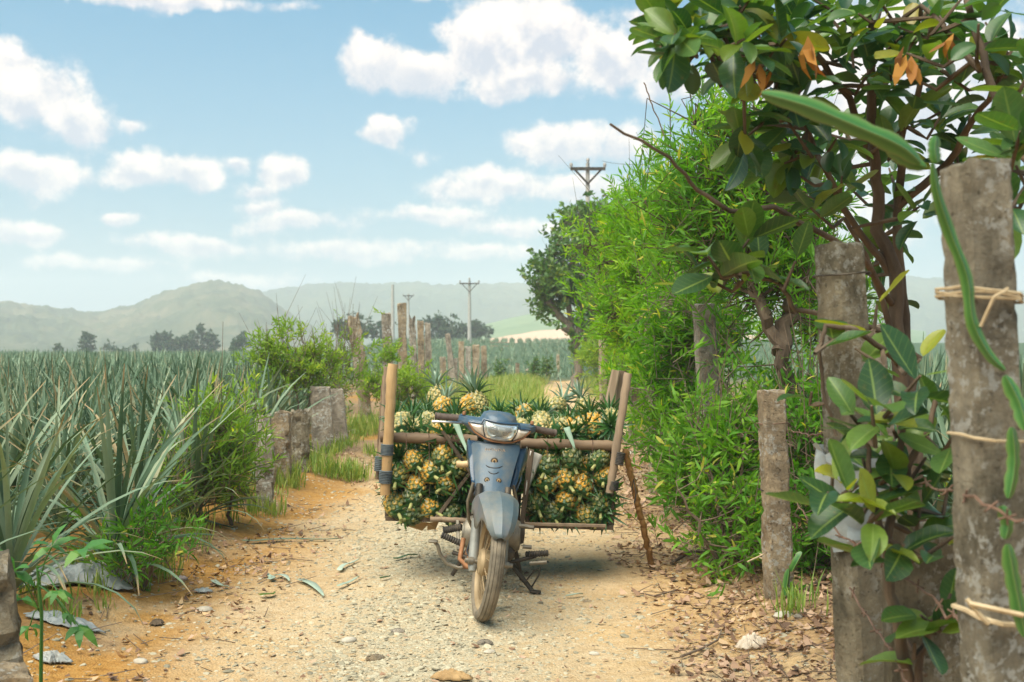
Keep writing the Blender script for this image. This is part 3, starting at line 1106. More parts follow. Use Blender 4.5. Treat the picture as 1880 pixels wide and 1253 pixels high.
utility_pole(1079, 300, 650, 45, 64, 'tall utility pole with three insulators rising behind the hedge', r=.13)
utility_pole(862, 515, 644, 119, 36, 'slender utility pole with a crossarm beside the dark trees', r=.24, top_r=.55)
utility_pole(750, 540, 644, 150, 20, 'thin far utility pole behind the row of three posts', r=.2, ins=2)
utility_pole(721, 523, 644, 139, 0, 'plain pale pole without a crossarm behind the leaning post', r=.28)
for k, (a, b, lab) in enumerate([((1105, 296, 45), (1400, 262, 20), 'power wire running from the tall pole to the right over the hedge')]):
    A, B = P(*a), P(*b)
    pts = [A.lerp(B, t) - Vector((0, 0, 4 * .25 * t * (1 - t))) for t in np.linspace(0, 1, 16)]
    o = MB().tube([p - A for p in pts], .008, 5).build('power_wire', M['metal_dark'])
    o.location = A
    tag(o, lab, 'wire')


def hut():
    Y = 100
    zb = hz(P(917, 660, Y).x, Y)
    base = Vector((P(917, 660, Y).x, Y, zb))
    root = tag(empty('field_hut', base), 'small open hut with a blue tin gable roof in the far field', 'hut')
    x0, x1 = -.85, .85
    ap, ev = P(917, 641, Y).z - zb, P(917, 653, Y).z - zb
    for s in (-1, 1):
        m_ = MB()
        m_.grid([[(0, -1.2, ap), (0, 1.4, ap)], [(s * 1.02, -1.2, ev), (s * 1.02, 1.4, ev)]])
        o = m_.build('roof', M['roofblue'], root, smooth=0, solid=.05)
    for x in (-.8, -.3, .3, .8):
        for y in (-1, 1):
            MB().box((x, y, (ev) / 2), (.08, .08, ev)).build('post', M['plank'], root, smooth=0)
    for z in (.25, .55, ev - .06):
        MB().box((0, -1.05, z), (1.7, .05, .05)).build('rail', M['plank'], root, smooth=0)


hut()
# ------------------------------------------------------------------ pineapple field
def strap(L, w, tilt, bend, segs=6, fold=.25, flat=False, twist=0.0):
    """strap leaf growing from the origin outwards along +x; tilt from vertical in degrees"""
    V, Fq = [], []
    x = z = 0.0
    for i in range(segs + 1):
        t = i / segs
        th = R(tilt + bend * t * t)
        if i:
            x += math.sin(th) * L / segs
            z += math.cos(th) * L / segs
        ww = w * (.55 + .9 * t if t < .5 else 1.0) * (1 - max(0, t - .25) / .75 * .97) ** .75
        ww = min(ww, w)
        tw = twist * t
        nx_, nz_ = -math.cos(th), math.sin(th)
        if flat:
            V += [(x - math.sin(tw) * 0, -ww / 2, z), (x, ww / 2, z)]
        else:
            f = ww * fold
            cy_, sy_ = math.cos(tw), math.sin(tw)
            V += [(x - nx_ * 0 + nx_ * (f + sy_ * ww / 2), -ww / 2 * cy_, z + nz_ * (f + sy_ * ww / 2)), (x, 0, z), (x + nx_ * (f - sy_ * ww / 2), ww / 2 * cy_, z + nz_ * (f - sy_ * ww / 2))]
    k = 2 if flat else 3
    for i in range(segs):
        for j in range(k - 1):
            a = i * k + j
            Fq.append((a, a + 1, a + k + 1, a + k))
    return np.array(V), np.array(Fq)


def merge(items):
    """items: (V, F, tint scalar)"""
    Vs, Fs, Ts, n = [], [], [], 0
    for v, f, t in items:
        Vs.append(v)
        Fs.append(f + n)
        Ts.append(np.full(len(v), t))
        n += len(v)
    return np.concatenate(Vs), np.concatenate(Fs), np.concatenate(Ts)


def rotz(v, a):
    c, s = math.cos(a), math.sin(a)
    return np.stack([v[:, 0] * c - v[:, 1] * s, v[:, 0] * s + v[:, 1] * c, v[:, 2]], 1)


def plant_leaves(rng, n):
    """(azimuth, tilt, bend, length, width, tint, start height)"""
    out = []
    for k in range(n):
        f = (k + .5) / n
        tilt = 6 + 66 * f ** 1.05 + rng.normal() * 10
        L = (.70 + .30 * math.sin(PI * min(1, f * 1.1 + .15))) * (.75 + .35 * rng.random())
        bend = 6 + 50 * f ** 2 + rng.normal() * 20
        out.append((k * 2.39996 + rng.normal() * .2, max(2, tilt), bend, L * .98, 0.046 * (.75 + .5 * rng.random()), rng.random(), .02 + .16 * (1 - f)))
    return out


LEAF_SETS = []
rngp = np.random.default_rng(3)
for s in range(12):     # shared leaf shapes, inner to outer
    f = (s + .5) / 12
    tilt, bend = 8 + 60 * f ** 1.1, 8 + 68 * f ** 1.6 + rngp.normal() * 10
    L = .80 + .34 * math.sin(PI * min(1, f + .15))
    v, q = strap(L, .044, tilt, bend, 7, .22, twist=rngp.normal() * .5)
    LEAF_SETS.append(raw_mesh('leaf', v, q, np.full(len(v), rngp.random()), True, [M['pine_leaf']]))
for me_ in LEAF_SETS:
    at_ = me_.attributes.new('tip', 'FLOAT', 'POINT')
    at_.data.foreach_set('value', np.repeat(np.linspace(0, 1, 8), 3).astype(np.float32))
PLANT_MESH = []
for s in range(7):
    rng = np.random.default_rng(100 + s)
    it = []
    for (a, ti, be, L, w, t, z0) in plant_leaves(rng, 34):
        v, q = strap(L, w, ti, be, 5, .22, twist=rng.normal() * .5)
        v = rotz(v, a)
        v[:, 2] += z0
        it.append((v, q, t))
    PLANT_MESH.append(raw_mesh('pineapple_plant', *merge(it), smooth=True, mats=[M['pine_leaf']]))

GL = 'blue green pineapple plant in the dense field left of the dirt track'
GE = 'pineapple plant in the outermost row of the left field beside the weeds'
GP = 'pineapple plant standing near the left picture edge inside the dense field'
GR = 'pineapple plant seen through the gaps of the fence on the right'
# nearest plants: every leaf an object
NEAR = [(-2.50, 5.35, 1.06, 'huge foremost pineapple plant whose leaves droop over the grey plastic sheet'),
        (-2.70, 4.80, 1.0, 'pineapple plant at the left picture edge behind the leaning mossy post'),
        (-2.95, 5.95, 1.05, 'pineapple plant right behind the foremost one at the left picture edge'),
        (-2.25, 6.05, 1.0, 'pineapple plant with long leaves arching towards the track beside the low willowy weeds'),
        (-2.38, 6.85, 1.0, 'pineapple plant directly behind the woody roadside shrub'),
        (-2.85, 6.80, 1.04, 'pineapple plant in the second row behind the low willowy weeds'),
        (-2.30, 7.65, 1.0, 'pineapple plant at the field edge just before the short lichened posts')]
rng = np.random.default_rng(17)
for (x, y, sc, lab) in NEAR:
    x, sc = x + .14, sc * .98
    root = tag(empty('pineapple_plant', (x, y, hz(x, y))), lab, 'pineapple plant', 'pineapple plants in the left field')
    for k in range(48):
        f = (k + .5) / 48
        s = min(11, max(0, int(f * 12 + rng.normal() * .7)))
        o = link('leaf', LEAF_SETS[s], root, (0, 0, .02 + .16 * (1 - f)))
        o.rotation_euler = (rng.normal() * .10, rng.normal() * .14, k * 2.39996 + rng.normal() * .25)
        o.scale = [sc * (.74 + .26 * rng.random())] * 3
cand = []
for iy in range(0, 420):
    for ix in range(0, 190):
        y = 4.4 + iy * .46 + rng.normal() * .08
        x = -2.35 - ix * .46 - (iy % 2) * .23 + rng.normal() * .08
        if y > 9 and x > -2.35 - .075 * (y - 9):
            continue
        if x / y < -.50 or y > 135:
            break
        if y > 24 and y < 135 and x / y > -.17:
            continue
        if y > 24 and rng.random() > 1.15 - (y - 24) / 90:
            continue
        if any((x - a) ** 2 + (y - b) ** 2 < .16 for a, b, _, _ in NEAR):
            continue
        cand.append((x, y))
cand.sort(key=lambda p: p[1])
N_IND = 240
for k, (x, y) in enumerate(cand[:N_IND]):
    o = link('pineapple_plant', PLANT_MESH[k % 7], None, (x, y, hz(x, y)))
    o.rotation_euler = (rng.normal() * .12, rng.normal() * .12, rng.random() * 6.28)
    o.scale = [.82 + .26 * rng.random()] * 3
    ex = -2.35 - .075 * max(0, y - 9)
    tag(o, GE if x > ex - .55 else (GP if x / y < -.40 else GL), 'pineapple plant', 'pineapple plants in the left field')
right = []
for iy in range(60):
    for ix in range(20):
        y = 5.2 + iy * .55 + rng.normal() * .07
        x = 2.55 + ix * .52 + rng.normal() * .07
        if x / y < .56 and x / y > .22 - max(0, (10 - y)) * .0:
            right.append((x, y))
right.sort(key=lambda p: p[1])
for k, (x, y) in enumerate(right[:44]):
    o = link('pineapple_plant', PLANT_MESH[k % 7], None, (x, y, hz(x, y)))
    o.rotation_euler = (0, 0, rng.random() * 6.28)
    o.scale = [.95 + .25 * rng.random()] * 3
    tag(o, GR, 'pineapple plant', 'pineapple plants beyond the fence')


def plant_mass(name, pts, scale_f, lods):
    items_V, items_Q, items_t, n = [], [], [], 0
    protos = []
    for nl, sg in lods:
        ps = []
        for s in range(5):
            rg = np.random.default_rng(500 + s + nl)
            it = []
            for (a, ti, be, L, w, t, z0) in plant_leaves(rg, nl):
                v, q = strap(L, w * 1.25 * (34 / nl) ** .35, ti, be, sg, .2, flat=True)
                v = rotz(v, a)
                v[:, 2] += z0
                it.append((v, q, t))
            ps.append(merge(it))
        protos.append(ps)
    for i, (x, y) in enumerate(pts):
        lod = 0 if y < 38 else (1 if y < 70 else 2)
        v, q, t = protos[min(lod, len(protos) - 1)][i % 5]
        s = (.82 + .28 * rng.random()) * scale_f(y)
        v = rotz(v, rng.random() * 6.28) * s
        v[:, 0] += x
        v[:, 1] += y
        items_V.append(v)
        items_Q.append(q + n)
        items_t.append(np.clip(t * .8 + rng.random() * .25, 0, 1))
        n += len(v)
    V = np.concatenate(items_V)
    zs = hfun(np.repeat([p[0] for p in pts], [len(v) for v in items_V]), np.repeat([p[1] for p in pts], [len(v) for v in items_V]))
    V[:, 2] += zs
    return tag(link(name, raw_mesh(name, V, np.concatenate(items_Q), np.concatenate(items_t), True, [M['pine_far']])), kind='stuff')


plant_mass('pineapple_crop', cand[N_IND:], lambda y: 1.0, [(26, 4), (18, 3), (10, 2)])
plant_mass('pineapple_crop', right[44:], lambda y: 1.0, [(22, 3), (14, 2)])
far = []
for k in range(5200):
    y = 46 + 92 * rng.random() ** .8
    u = -.165 + .40 * rng.random()
    x = u * y
    x = round(x / .9) * .9 + rng.normal() * .12
    if abs(x - float(track_c(y))) < 1.5 and y < 62:
        continue
    far.append((x, y))
plant_mass('pineapple_crop', far, lambda y: .62, [(8, 2)])
# ------------------------------------------------------------------ fence posts
def post(name, label, B, T, wx, wy, twist=0, mat_='conc', seed=0, chip=.012, taper=1.0, group=None, cat='post', n=14, rough_top=.02, holes=()):
    """concrete post from B to T (axis points), wx wide, wy deep; uneven, chipped edges"""
    rg = random.Random(seed)
    B, T = Vector(B), Vector(T)
    d = (T - B).normalized()
    a = Vector((1, 0, 0)) - d * d.x
    a.normalize()
    b = d.cross(a)
    q = Matrix.Rotation(R(twist), 3, d)
    a, b = q @ a, q @ b
    rows = []
    colj = [0.0] * 12
    for i in range(n + 1):
        t = i / n
        c = B.lerp(T, t)
        k = 1 + (taper - 1) * t
        hx, hy = wx / 2 * k, wy / 2 * k
        bv = min(hx, hy) * .2
        row = []
        for (px, py) in ((-hx + bv, -hy), (0, -hy), (hx - bv, -hy), (hx, -hy + bv), (hx, 0), (hx, hy - bv), (hx - bv, hy), (0, hy), (-hx + bv, hy), (-hx, hy - bv), (-hx, 0), (-hx, -hy + bv)):
            q_ = len(row)
            colj[q_] = colj[q_] * .8 + chip * .55 * (rg.random() - .5)     # edges wander along the post
            j = colj[q_] + chip * .25 * (rg.random() - .5)
            if q_ in (2, 3, 5, 6, 8, 9, 0, 11) and rg.random() < .07:
                j -= chip * rg.uniform(.5, 1.3)                            # knocked off corners
            s = 1 + j / max(hx, hy)
            dz = rough_top * (rg.random() - .5) if i == n else 0
            row.append(c + a * px * s + b * py * s + d * dz)
        rows.append(row)
    m_ = MB().grid(rows, closed=True)
    top = [v + d * .004 - (v - T) * .25 for v in rows[-1]]
    m_.grid([rows[-1], top], closed=True)
    m_.add(top, [tuple(range(12))])
    o = m_.build(name, M[mat_], origin=B, smooth=18)
    return tag(o, label, cat, group)


FG = 'concrete fence posts along the right of the track'
LG = 'old concrete posts along the left of the track'
# right-hand fence
near_post = post('fence_post', 'tall weathered concrete post nearest the camera with a climbing green cactus', P(1840, 1420, 2.2), P(1788, 304, 2.2), .106, .10, 12, 'conc_near', 1, .007, .97, FG, n=60)
tall_post = post('fence_post', 'tall square concrete post wrapped with grey plastic beside the jackfruit branches', P(1600, 1470, 3.3), P(1540, 450, 3.3), .128, .12, 24, 'conc_dark', 2, .004, .86, FG, n=50)
short_post = post('fence_post', 'short pale concrete post tied with straw twine in front of the shrubs', G(1432, 1118) - Vector((0, 0, .05)), P(1415, 719, 5.72), .125, .10, 12, 'conc', 3, .010, .96, FG, n=40)
post('fence_post', 'pale concrete post half hidden in the willowy hedge', P(1318, 1070, 7.5), P(1290, 560, 7.5), .13, .12, 10, 'conc_pale', 4, .008, .95, FG)
post('fence_post', 'thin leaning post seen between the tall post and the jackfruit stems', P(1650, 1000, 4.9), P(1608, 600, 4.9), .05, .05, 0, 'conc_pale', 41, .01, .9, FG)
post('fence_post', 'narrow grey post deep inside the hedge behind the pale post', P(1205, 905, 10), P(1196, 600, 10), .11, .11, 8, 'conc', 42, .01, .95, FG)
post('fence_post', 'weathered post at the far end of the hedge by the bend', P(1108, 745, 24), P(1105, 590, 24), .15, .15, 8, 'conc', 43, .01, .95, FG)
post('concrete_slab', 'dark mossy concrete slab standing between the two nearest posts', P(1700, 1430, 2.95), P(1690, 965, 2.95), .20, .05, 4, 'conc_dark', 5, .006, .98, None, 'slab')
# left: short lichened stubs, then tall broken posts


def left_post(bx, by, tx, ty, w, label, mat_='conc_lichen', depth=.75, twist=0, seed=0, chip=.03, taper=.95, rt=.05):
    base = G(bx, by)
    Y = base.y
    wx = w / F * Y / math.cos(R(abs(twist))) * (.85 if twist else 1)
    base.z = hz(base.x, Y) - .12
    top = P(tx, ty, Y)
    return post('old_post', label, base, top, wx, wx * depth, twist, mat_, seed, chip, taper, LG, rough_top=rt)


left_post(487, 950, 486, 802, 35, 'shortest pale lichened stub at the front of the left row of posts', 'conc_lichen', .8, 8, 11)
left_post(486, 915, 484, 764, 32, 'pale topped stub standing just behind the shortest stub', 'conc_lichen', .8, 4, 12)
left_post(520, 905, 517, 757, 34, 'brownish stub in the left row before the dark mossy one', 'conc', .8, -6, 13)
left_post(551, 884, 550, 754, 36, 'dark mossy stub with a lichened slanted top', 'conc_dark', .9, 20, 14)
left_post(594, 848, 588, 712, 42, 'broad stub with a white lichened top and two light streaks', 'conc_lichen', .8, 18, 15)
left_post(628, 826, 616, 716, 30, 'lichened stub leaning left, last of the short left row', 'conc_lichen', .9, 14, 16)
left_post(676, 785, 650, 580, 27, 'tall broken post leaning left with a ragged dark top', 'conc', .9, 14, 17, .05, .85, .12)
left_post(716, 770, 709, 576, 18, 'tall narrow lichened post second from the leaning one', 'conc_lichen', .9, 14, 18)
left_post(741, 762, 737, 558, 19, 'tallest rust tinted post of the left row', 'conc', .9, 12, 19)
left_post(762, 755, 757, 586, 14, 'ragged topped post right of the tallest left post', 'conc_lichen', .9, 12, 20, .05, .9, .2)
left_post(775, 752, 772, 590, 13, 'grey post in the middle of the trio right of the tallest post', 'conc', .9, 8, 21)
left_post(788, 750, 785, 594, 13, 'pale square topped post at the right end of the trio', 'conc_pale', .9, 10, 22)
left_post(835, 712, 821, 614, 11, 'thin pale post leaning left above the clustered far posts', 'conc_pale', .9, 8, 23)
left_post(814, 712, 813, 656, 12, 'low dark post at the left of the far cluster', 'conc', .9, 8, 24)
left_post(827, 712, 826, 656, 10, 'low post with a dark stain beside the far leaning post', 'conc_dark', .9, 8, 25)
left_post(838, 711, 836, 659, 8, 'low whitish post in the far cluster', 'conc_pale', .9, 8, 26)
left_post(848, 716, 847, 628, 11, 'leftmost and tallest of the four far clustered posts', 'conc', .9, 8, 27)
left_post(860, 717, 859, 637, 11, 'second of the four far clustered posts', 'conc_lichen', .9, 8, 28)
left_post(874, 717, 874, 634, 14, 'broadest of the four far clustered posts', 'conc', .9, 8, 29)
left_post(890, 716, 888, 636, 12, 'rightmost of the four far clustered posts', 'conc', .9, 8, 30)
left_post(950, 703, 950, 668, 9, 'stubby rust coloured post beyond the grass patch', 'conc', .9, 8, 31)
left_post(968, 702, 968, 678, 6, 'tiny post right of the rust coloured stub', 'conc_pale', .9, 8, 32)
left_post(1025, 695, 1024, 652, 7, 'thin grey post standing at the bend of the track', 'conc', .9, 8, 33)
left_post(735, 772, 733, 690, 8, 'thin low grey post half hidden in weeds right of the leaning post', 'conc', .9, 8, 34)
# mossy block at bottom left
post('old_post', 'dark mossy leaning concrete block at the bottom left corner', P(20, 1420, 3.75), P(-30, 1040, 3.75), .19, .22, 25, 'conc_dark', 35, .03, .85, LG, n=16, rough_top=.08)
post('stone_block', 'pale rounded stone block below the mossy post in the corner', P(15, 1330, 3.5), P(12, 1232, 3.5), .17, .2, 30, 'conc', 36, .03, .8, None, 'stone', n=6, rough_top=.03)

# ------------------------------------------------------------------ hedge of willowy shrubs on the right
HG = 'shrubs of the hedge on the right'


def Ga(px, Y):
    x = (px - 940) / F * Y
    return np.array([x, Y, hz(x, Y)])


def Pn(*a):
    return np.array(P(*a))


b = Ga(1432, 6.5)
leafy('willowy_tree', 'tall willow leaved tree with a forked dark trunk behind the short post', 'tree', b,
      [[b, Pn(1440, 760, 6.5), Pn(1432, 640, 6.5), Pn(1400, 560, 6.5), Pn(1375, 430, 6.7), Pn(1350, 250, 6.8)], [Pn(1432, 650, 6.5), Pn(1452, 560, 6.6), Pn(1470, 470, 6.8), Pn(1440, 330, 7.0)]],
      [ell(1355, 330, 92, 135, 6.8, .4), ell(1325, 240, 55, 56, 6.8, .26), ell(1420, 400, 80, 120, 6.9, .36), ell(1300, 405, 70, 70, 6.9, .34), ell(1405, 515, 95, 48, 6.7, .3)],
      980, .30, 14, .092, .0135, M['bush'], M['bark'], 41, stem_r=.055, group=HG, branches=80, bare=16, spread=50, tint_lo=.1, tint_hi=1.0)
b = Ga(1210, 10.5)
leafy('willowy_shrub', 'large bright willowy shrub in the middle of the hedge', 'shrub', b,
      [[b, Pn(1215, 720, 10.5), Pn(1190, 600, 10.6), Pn(1180, 470, 10.8)], [b, Pn(1240, 700, 10.3), Pn(1260, 560, 10.3)]],
      [ell(1195, 450, 62, 85, 10.8, .45), ell(1255, 530, 75, 130, 10.2, .45), ell(1158, 560, 50, 84, 11, .45), ell(1215, 375, 44, 40, 10.8, .35), ell(1225, 650, 56, 84, 10.4, .4), ell(1140, 405, 40, 52, 11.4, .35), ell(1100, 470, 34, 44, 11.6, .3)],
      1250, .30, 14, .10, .017, M['narrow'], M['bark'], 42, stem_r=.05, group=HG, branches=70, bare=18, tint_lo=.35, tint_hi=1.0, spread=50)
b = Ga(1270, 8.2)
leafy('willowy_shrub', 'dense dark green willowy shrub around the half hidden pale post', 'shrub', b,
      [[b, Pn(1272, 760, 8.2), Pn(1255, 600, 8.3)], [b, Pn(1300, 740, 8.1), Pn(1330, 620, 8.1)]],
      [ell(1258, 700, 62, 100, 8.4, .36), ell(1268, 570, 58, 80, 8.4, .36), ell(1340, 610, 44, 50, 7.9, .26), ell(1255, 800, 42, 56, 8.2, .26)],
      640, .28, 13, .09, .015, M['narrow'], M['bark_pale'], 43, stem_r=.04, group=HG, branches=90, bare=40, tint_lo=.0, tint_hi=.85)
b = Ga(1330, 6.45)
leafy('leafy_shrub', 'bright green leafy shrub spilling over the verge left of the short post', 'shrub', b,
      [[b, Pn(1325, 960, 6.4), Pn(1300, 850, 6.4)], [b, Pn(1350, 930, 6.45), Pn(1370, 800, 6.5)], [b, Pn(1290, 980, 6.3), Pn(1250, 900, 6.25)]],
      [ell(1330, 850, 72, 80, 6.7, .26), ell(1320, 940, 50, 62, 6.4, .2), ell(1355, 960, 48, 62, 6.3, .2), ell(1345, 775, 50, 46, 6.8, .22), ell(1282, 890, 28, 50, 6.8, .16)],
      600, .25, 12, .085, .018, M['bush'], M['twig'], 44, stem_r=.016, group=HG, branches=70, bare=14, tint_lo=.2, tint_hi=1.0, spread=58)
b = Ga(1490, 6.3)
leafy('leafy_shrub', 'shaded leafy shrub between the short post and the tall post', 'shrub', b,
      [[b, Pn(1490, 930, 6.3), Pn(1480, 800, 6.3)], [b, Pn(1520, 900, 6.4), Pn(1530, 760, 6.4)]],
      [ell(1485, 850, 62, 110, 6.35, .28), ell(1510, 960, 60, 80, 6.2, .25), ell(1470, 740, 50, 60, 6.6, .25), ell(1560, 800, 60, 110, 6.6, .25)],
      360, .26, 12, .085, .016, M['bush'], M['twig'], 45, stem_r=.016, group=HG, branches=90, tint_lo=0, tint_hi=.8, spread=58, bare=60)
b = Ga(1160, 16)
leafy('willowy_shrub', 'pale yellow green willowy bush near the far end of the hedge', 'shrub', b,
      [[b, Pn(1160, 700, 16), Pn(1140, 600, 16)], [b, Pn(1175, 700, 15.6), Pn(1180, 610, 15.6)]],
      [ell(1142, 600, 36, 70, 16, .45), ell(1180, 690, 42, 56, 15.5, .4), ell(1130, 510, 28, 50, 16.4, .35)],
      600, .32, 13, .11, .02, M['narrow'], M['bark_pale'], 46, stem_r=.05, group=HG, branches=40, bare=14, tint_lo=.35, tint_hi=1.0)
b = Ga(1118, 25)
leafy('willowy_shrub', 'small faded bush at the foot of the pale trunked tree by the bend', 'shrub', b,
      [[b, Pn(1118, 700, 25), Pn(1105, 640, 25)]], [ell(1106, 650, 26, 46, 25, .45), ell(1130, 700, 30, 34, 24, .45)],
      300, .3, 11, .12, .024, M['weed'], M['bark_pale'], 47, stem_r=.04, group=HG, branches=20, bare=8)
b = Ga(1058, 38)
leafy('broadleaf_tree', 'dark broadleaf tree with a pale trunk at the bend of the track', 'tree', b,
      [[b, Pn(1056, 650, 38), Pn(1050, 600, 38), Pn(1035, 520, 38), Pn(1060, 430, 38)], [Pn(1052, 610, 38), Pn(1018, 570, 38), Pn(1000, 540, 38)], [Pn(1054, 640, 38), Pn(1075, 560, 38), Pn(1080, 480, 38)]],
      [ell(1062, 420, 42, 52, 38, .8), ell(1040, 490, 60, 46, 38, .9), ell(1005, 525, 42, 34, 38, .7), ell(1080, 520, 50, 80, 38, .8), ell(1085, 600, 30, 50, 38, .6), ell(1045, 545, 40, 36, 38, .6), ell(1085, 440, 44, 60, 37, .6)],
      980, .5, 8, .21, .12, M['darktree'], M['bark_pale'], 48, stem_r=.17, branches=60, spread=65, tint_hi=1.0, bend=.3)
b = Ga(1570, 9.5)
leafy('willowy_shrub', 'distant willowy shrub seen between the tall post and jackfruit stems', 'shrub', b,
      [[b, Pn(1570, 720, 9.5), Pn(1560, 620, 9.5)]], [ell(1520, 560, 70, 100, 9.5, .4), ell(1490, 470, 60, 80, 9.5, .4)],
      420, .32, 12, .10, .016, M['narrow'], M['bark'], 49, stem_r=.03, group=HG, branches=30, bare=14)

# ------------------------------------------------------------------ weeds and shrubs on the left
WG = 'wild weeds and shrubs along the left of the track'
b = Ga(545, 13.2)
leafy('weed_shrub', 'yellow green weed thicket with tall bare stems behind the short left posts', 'shrub', b,
      [[b, Pn(545, 740, 13.2), Pn(530, 660, 13.2)], [b, Pn(570, 730, 13.3), Pn(580, 650, 13.3)], [b, Pn(510, 740, 13.1), Pn(503, 670, 13.1)]],
      [ell(545, 680, 56, 40, 13.2, .28), ell(505, 695, 34, 30, 13, .22), ell(522, 620, 12, 40, 13.2, .12), ell(600, 690, 30, 34, 13.4, .2), ell(572, 640, 16, 34, 13.3, .12), ell(490, 660, 10, 34, 13, .1), ell(606, 650, 8, 30, 13.4, .1)],
      400, .19, 10, .075, .019, M['weed'], M['twig'], 61, stem_r=.016, group=WG, branches=60, bare=60, up=.9)
b = Ga(372, 7.7)
leafy('roadside_shrub', 'bushy roadside shrub with thin woody stems at the edge of the field', 'shrub', b,
      [[b, Pn(370, 930, 7.7), Pn(385, 820, 7.7)], [b, Pn(350, 930, 7.6), Pn(335, 860, 7.6)], [Ga(425, 8.0), Pn(420, 930, 8.0), Pn(440, 820, 8.0)]],
      [ell(385, 845, 48, 54, 7.8, .2), ell(345, 880, 34, 40, 7.6, .18), ell(425, 865, 26, 46, 8.0, .18), ell(400, 775, 28, 30, 7.9, .15)],
      360, .20, 12, .085, .0135, M['weed'], M['twig'], 62, stem_r=.015, group=WG, branches=50, bare=30, up=.8, tint_lo=0, tint_hi=.75)
b = Ga(262, 5.95)
leafy('low_weed', 'low fresh green willowy weed under the arching pineapple leaves', 'plant', b,
      [[b, Pn(262, 1010, 5.95), Pn(250, 960, 5.95)], [b, Pn(285, 1020, 5.9), Pn(300, 980, 5.9)]],
      [ell(262, 985, 38, 34, 5.95, .14), ell(298, 1000, 22, 24, 5.85, .10), ell(238, 1035, 24, 22, 5.8, .10)],
      64, .18, 11, .085, .012, M['bush'], M['twig'], 63, stem_r=.010, group=WG, branches=24, up=.8, tint_lo=.1, tint_hi=.9)
b = Ga(750, 19)
leafy('weed_shrub', 'yellow green weeds around the feet of the tall left posts', 'shrub', b,
      [[b, Pn(750, 730, 19), Pn(745, 690, 19)], [b, Pn(720, 730, 19), Pn(715, 680, 19)]],
      [ell(750, 712, 40, 32, 19, .5), ell(795, 722, 22, 18, 19.5, .4), ell(700, 705, 22, 32, 18.6, .35), ell(705, 650, 10, 20, 19, .2)],
      380, .22, 10, .09, .026, M['weed'], M['twig'], 64, stem_r=.02, group=WG, branches=36, bare=26, up=.9)
b = Ga(625, 15)
leafy('weed_shrub', 'dry sparse weed left of the leaning broken post', 'shrub', b,
      [[b, Pn(625, 730, 15), Pn(620, 660, 15)]], [ell(622, 690, 18, 40, 15.5, .2), ell(640, 650, 22, 40, 15.5, .2)],
      90, .3, 9, .09, .022, M['weed'], M['twig'], 65, stem_r=.014, group=WG, branches=24, bare=40, up=1.2)
for k, (px, by, ty, lab) in enumerate([(919, 708, 664, 'leftmost slender dark sapling beyond the grass patch'), (981, 696, 662, 'middle slender dark sapling in the far field'), (1004, 692, 660, 'rightmost slender dark sapling in the far field')]):
    Y = 40 + k
    bb = P(px, by, Y)
    leafy('sapling', lab, 'sapling', bb, [[bb, P(px - 1, ty, Y)]], [ell(px, (by + ty) / 2, 4.5, (by - ty) * .5, Y, .08)], 60, .2, 5, .12, .05, M['darktree'], M['twig'], 70 + k, stem_r=.02, branches=6, group='slender saplings in the far field')

# ------------------------------------------------------------------ cassava seedling at bottom left
root = tag(empty('cassava_seedling', P(75, 1205, 4.15)), 'young seedling with palm shaped leaves beside the mossy corner post', 'seedling')
B0 = P(75, 1205, 4.15)
top = P(68, 1040, 4.1)
MB().tube([B0 - Vector((0, 0, .12)), B0.lerp(top, .5) + Vector((.01, 0, 0)), top], [.007, .006, .004], 6).build('stem', M['cassava'], root, B0)
rg = random.Random(8)
for k, (px, py, sz) in enumerate([(150, 1010, 1.15), (95, 1005, 1.0), (28, 1050, 1.1), (40, 1100, .8), (145, 1150, .95), (105, 1085, .7), (55, 1150, .8), (120, 1125, .6)]):
    c = P(px, py, 4.0 + rg.random() * .2)
    h0 = B0.lerp(top, min(1, .35 + .65 * rg.random()))
    st_ = MB().tube([h0, h0.lerp(c, .5) + Vector((0, 0, .02)), c], .0025, 5)
    pl = st_.build('petiole', M['cassava'], root, B0)
    lv = Leaves()
    dirc = (c - h0).normalized()
    nl = 5
    for j in range(nl):
        a = R(-95 + 190 * j / (nl - 1))
        d0, a0, b0_ = frame(dirc)
        dd = (d0 * math.cos(a) + a0 * math.sin(a)) * 1.0 + Vector((0, 0, .12 - .25 * abs(a)))
        sd = np.cross(np.array(dd), np.array([.1, -.5, .8]))
        lv.add(np.array([c]), np.array([dd]), sd[None], .105 * sz * (1 - .25 * abs(j - 2) / 2), .034 * sz, np.array([.2 + .6 * rg.random()]), .3)
    link('leaf', lv.mesh('leaf', [M['cassava']], B0), root)

# ------------------------------------------------------------------ jackfruit tree at the right
def jleaf_mesh(k, L=1.0):
    """broad oval leaf along +x, slightly folded and curled"""
    rg = random.Random(k)
    seg = 7
    V, Q_ = [], []
    curl, fold, wav = rg.uniform(-.25, .55), rg.uniform(.05, .32), rg.uniform(-.05, .05)
    asp = rg.uniform(.25, .31)
    for i in range(seg + 1):
        t = (0, .10, .26, .45, .64, .81, .93, 1)[i]
        w = asp * (math.sin(PI * t ** 1.12) ** .62 if 0 < t < 1 else 0.012)
        if i == seg:
            w = .012
        z = -curl * t * t * .6
        x = t * (1 - abs(curl) * .1 * t)
        wz = wav * math.sin(t * 9)
        V += [(x, -w, z + w * fold * 1.6 + wz), (x, -w * .5, z + w * fold * .55), (x, 0, z), (x, w * .5, z + w * fold * .55), (x, w, z + w * fold * 1.6 - wz)]
    for i in range(seg):
        for j in range(4):
            a = i * 5 + j
            Q_.append((a, a + 1, a + 6, a + 5))
    return np.array(V), np.array(Q_)


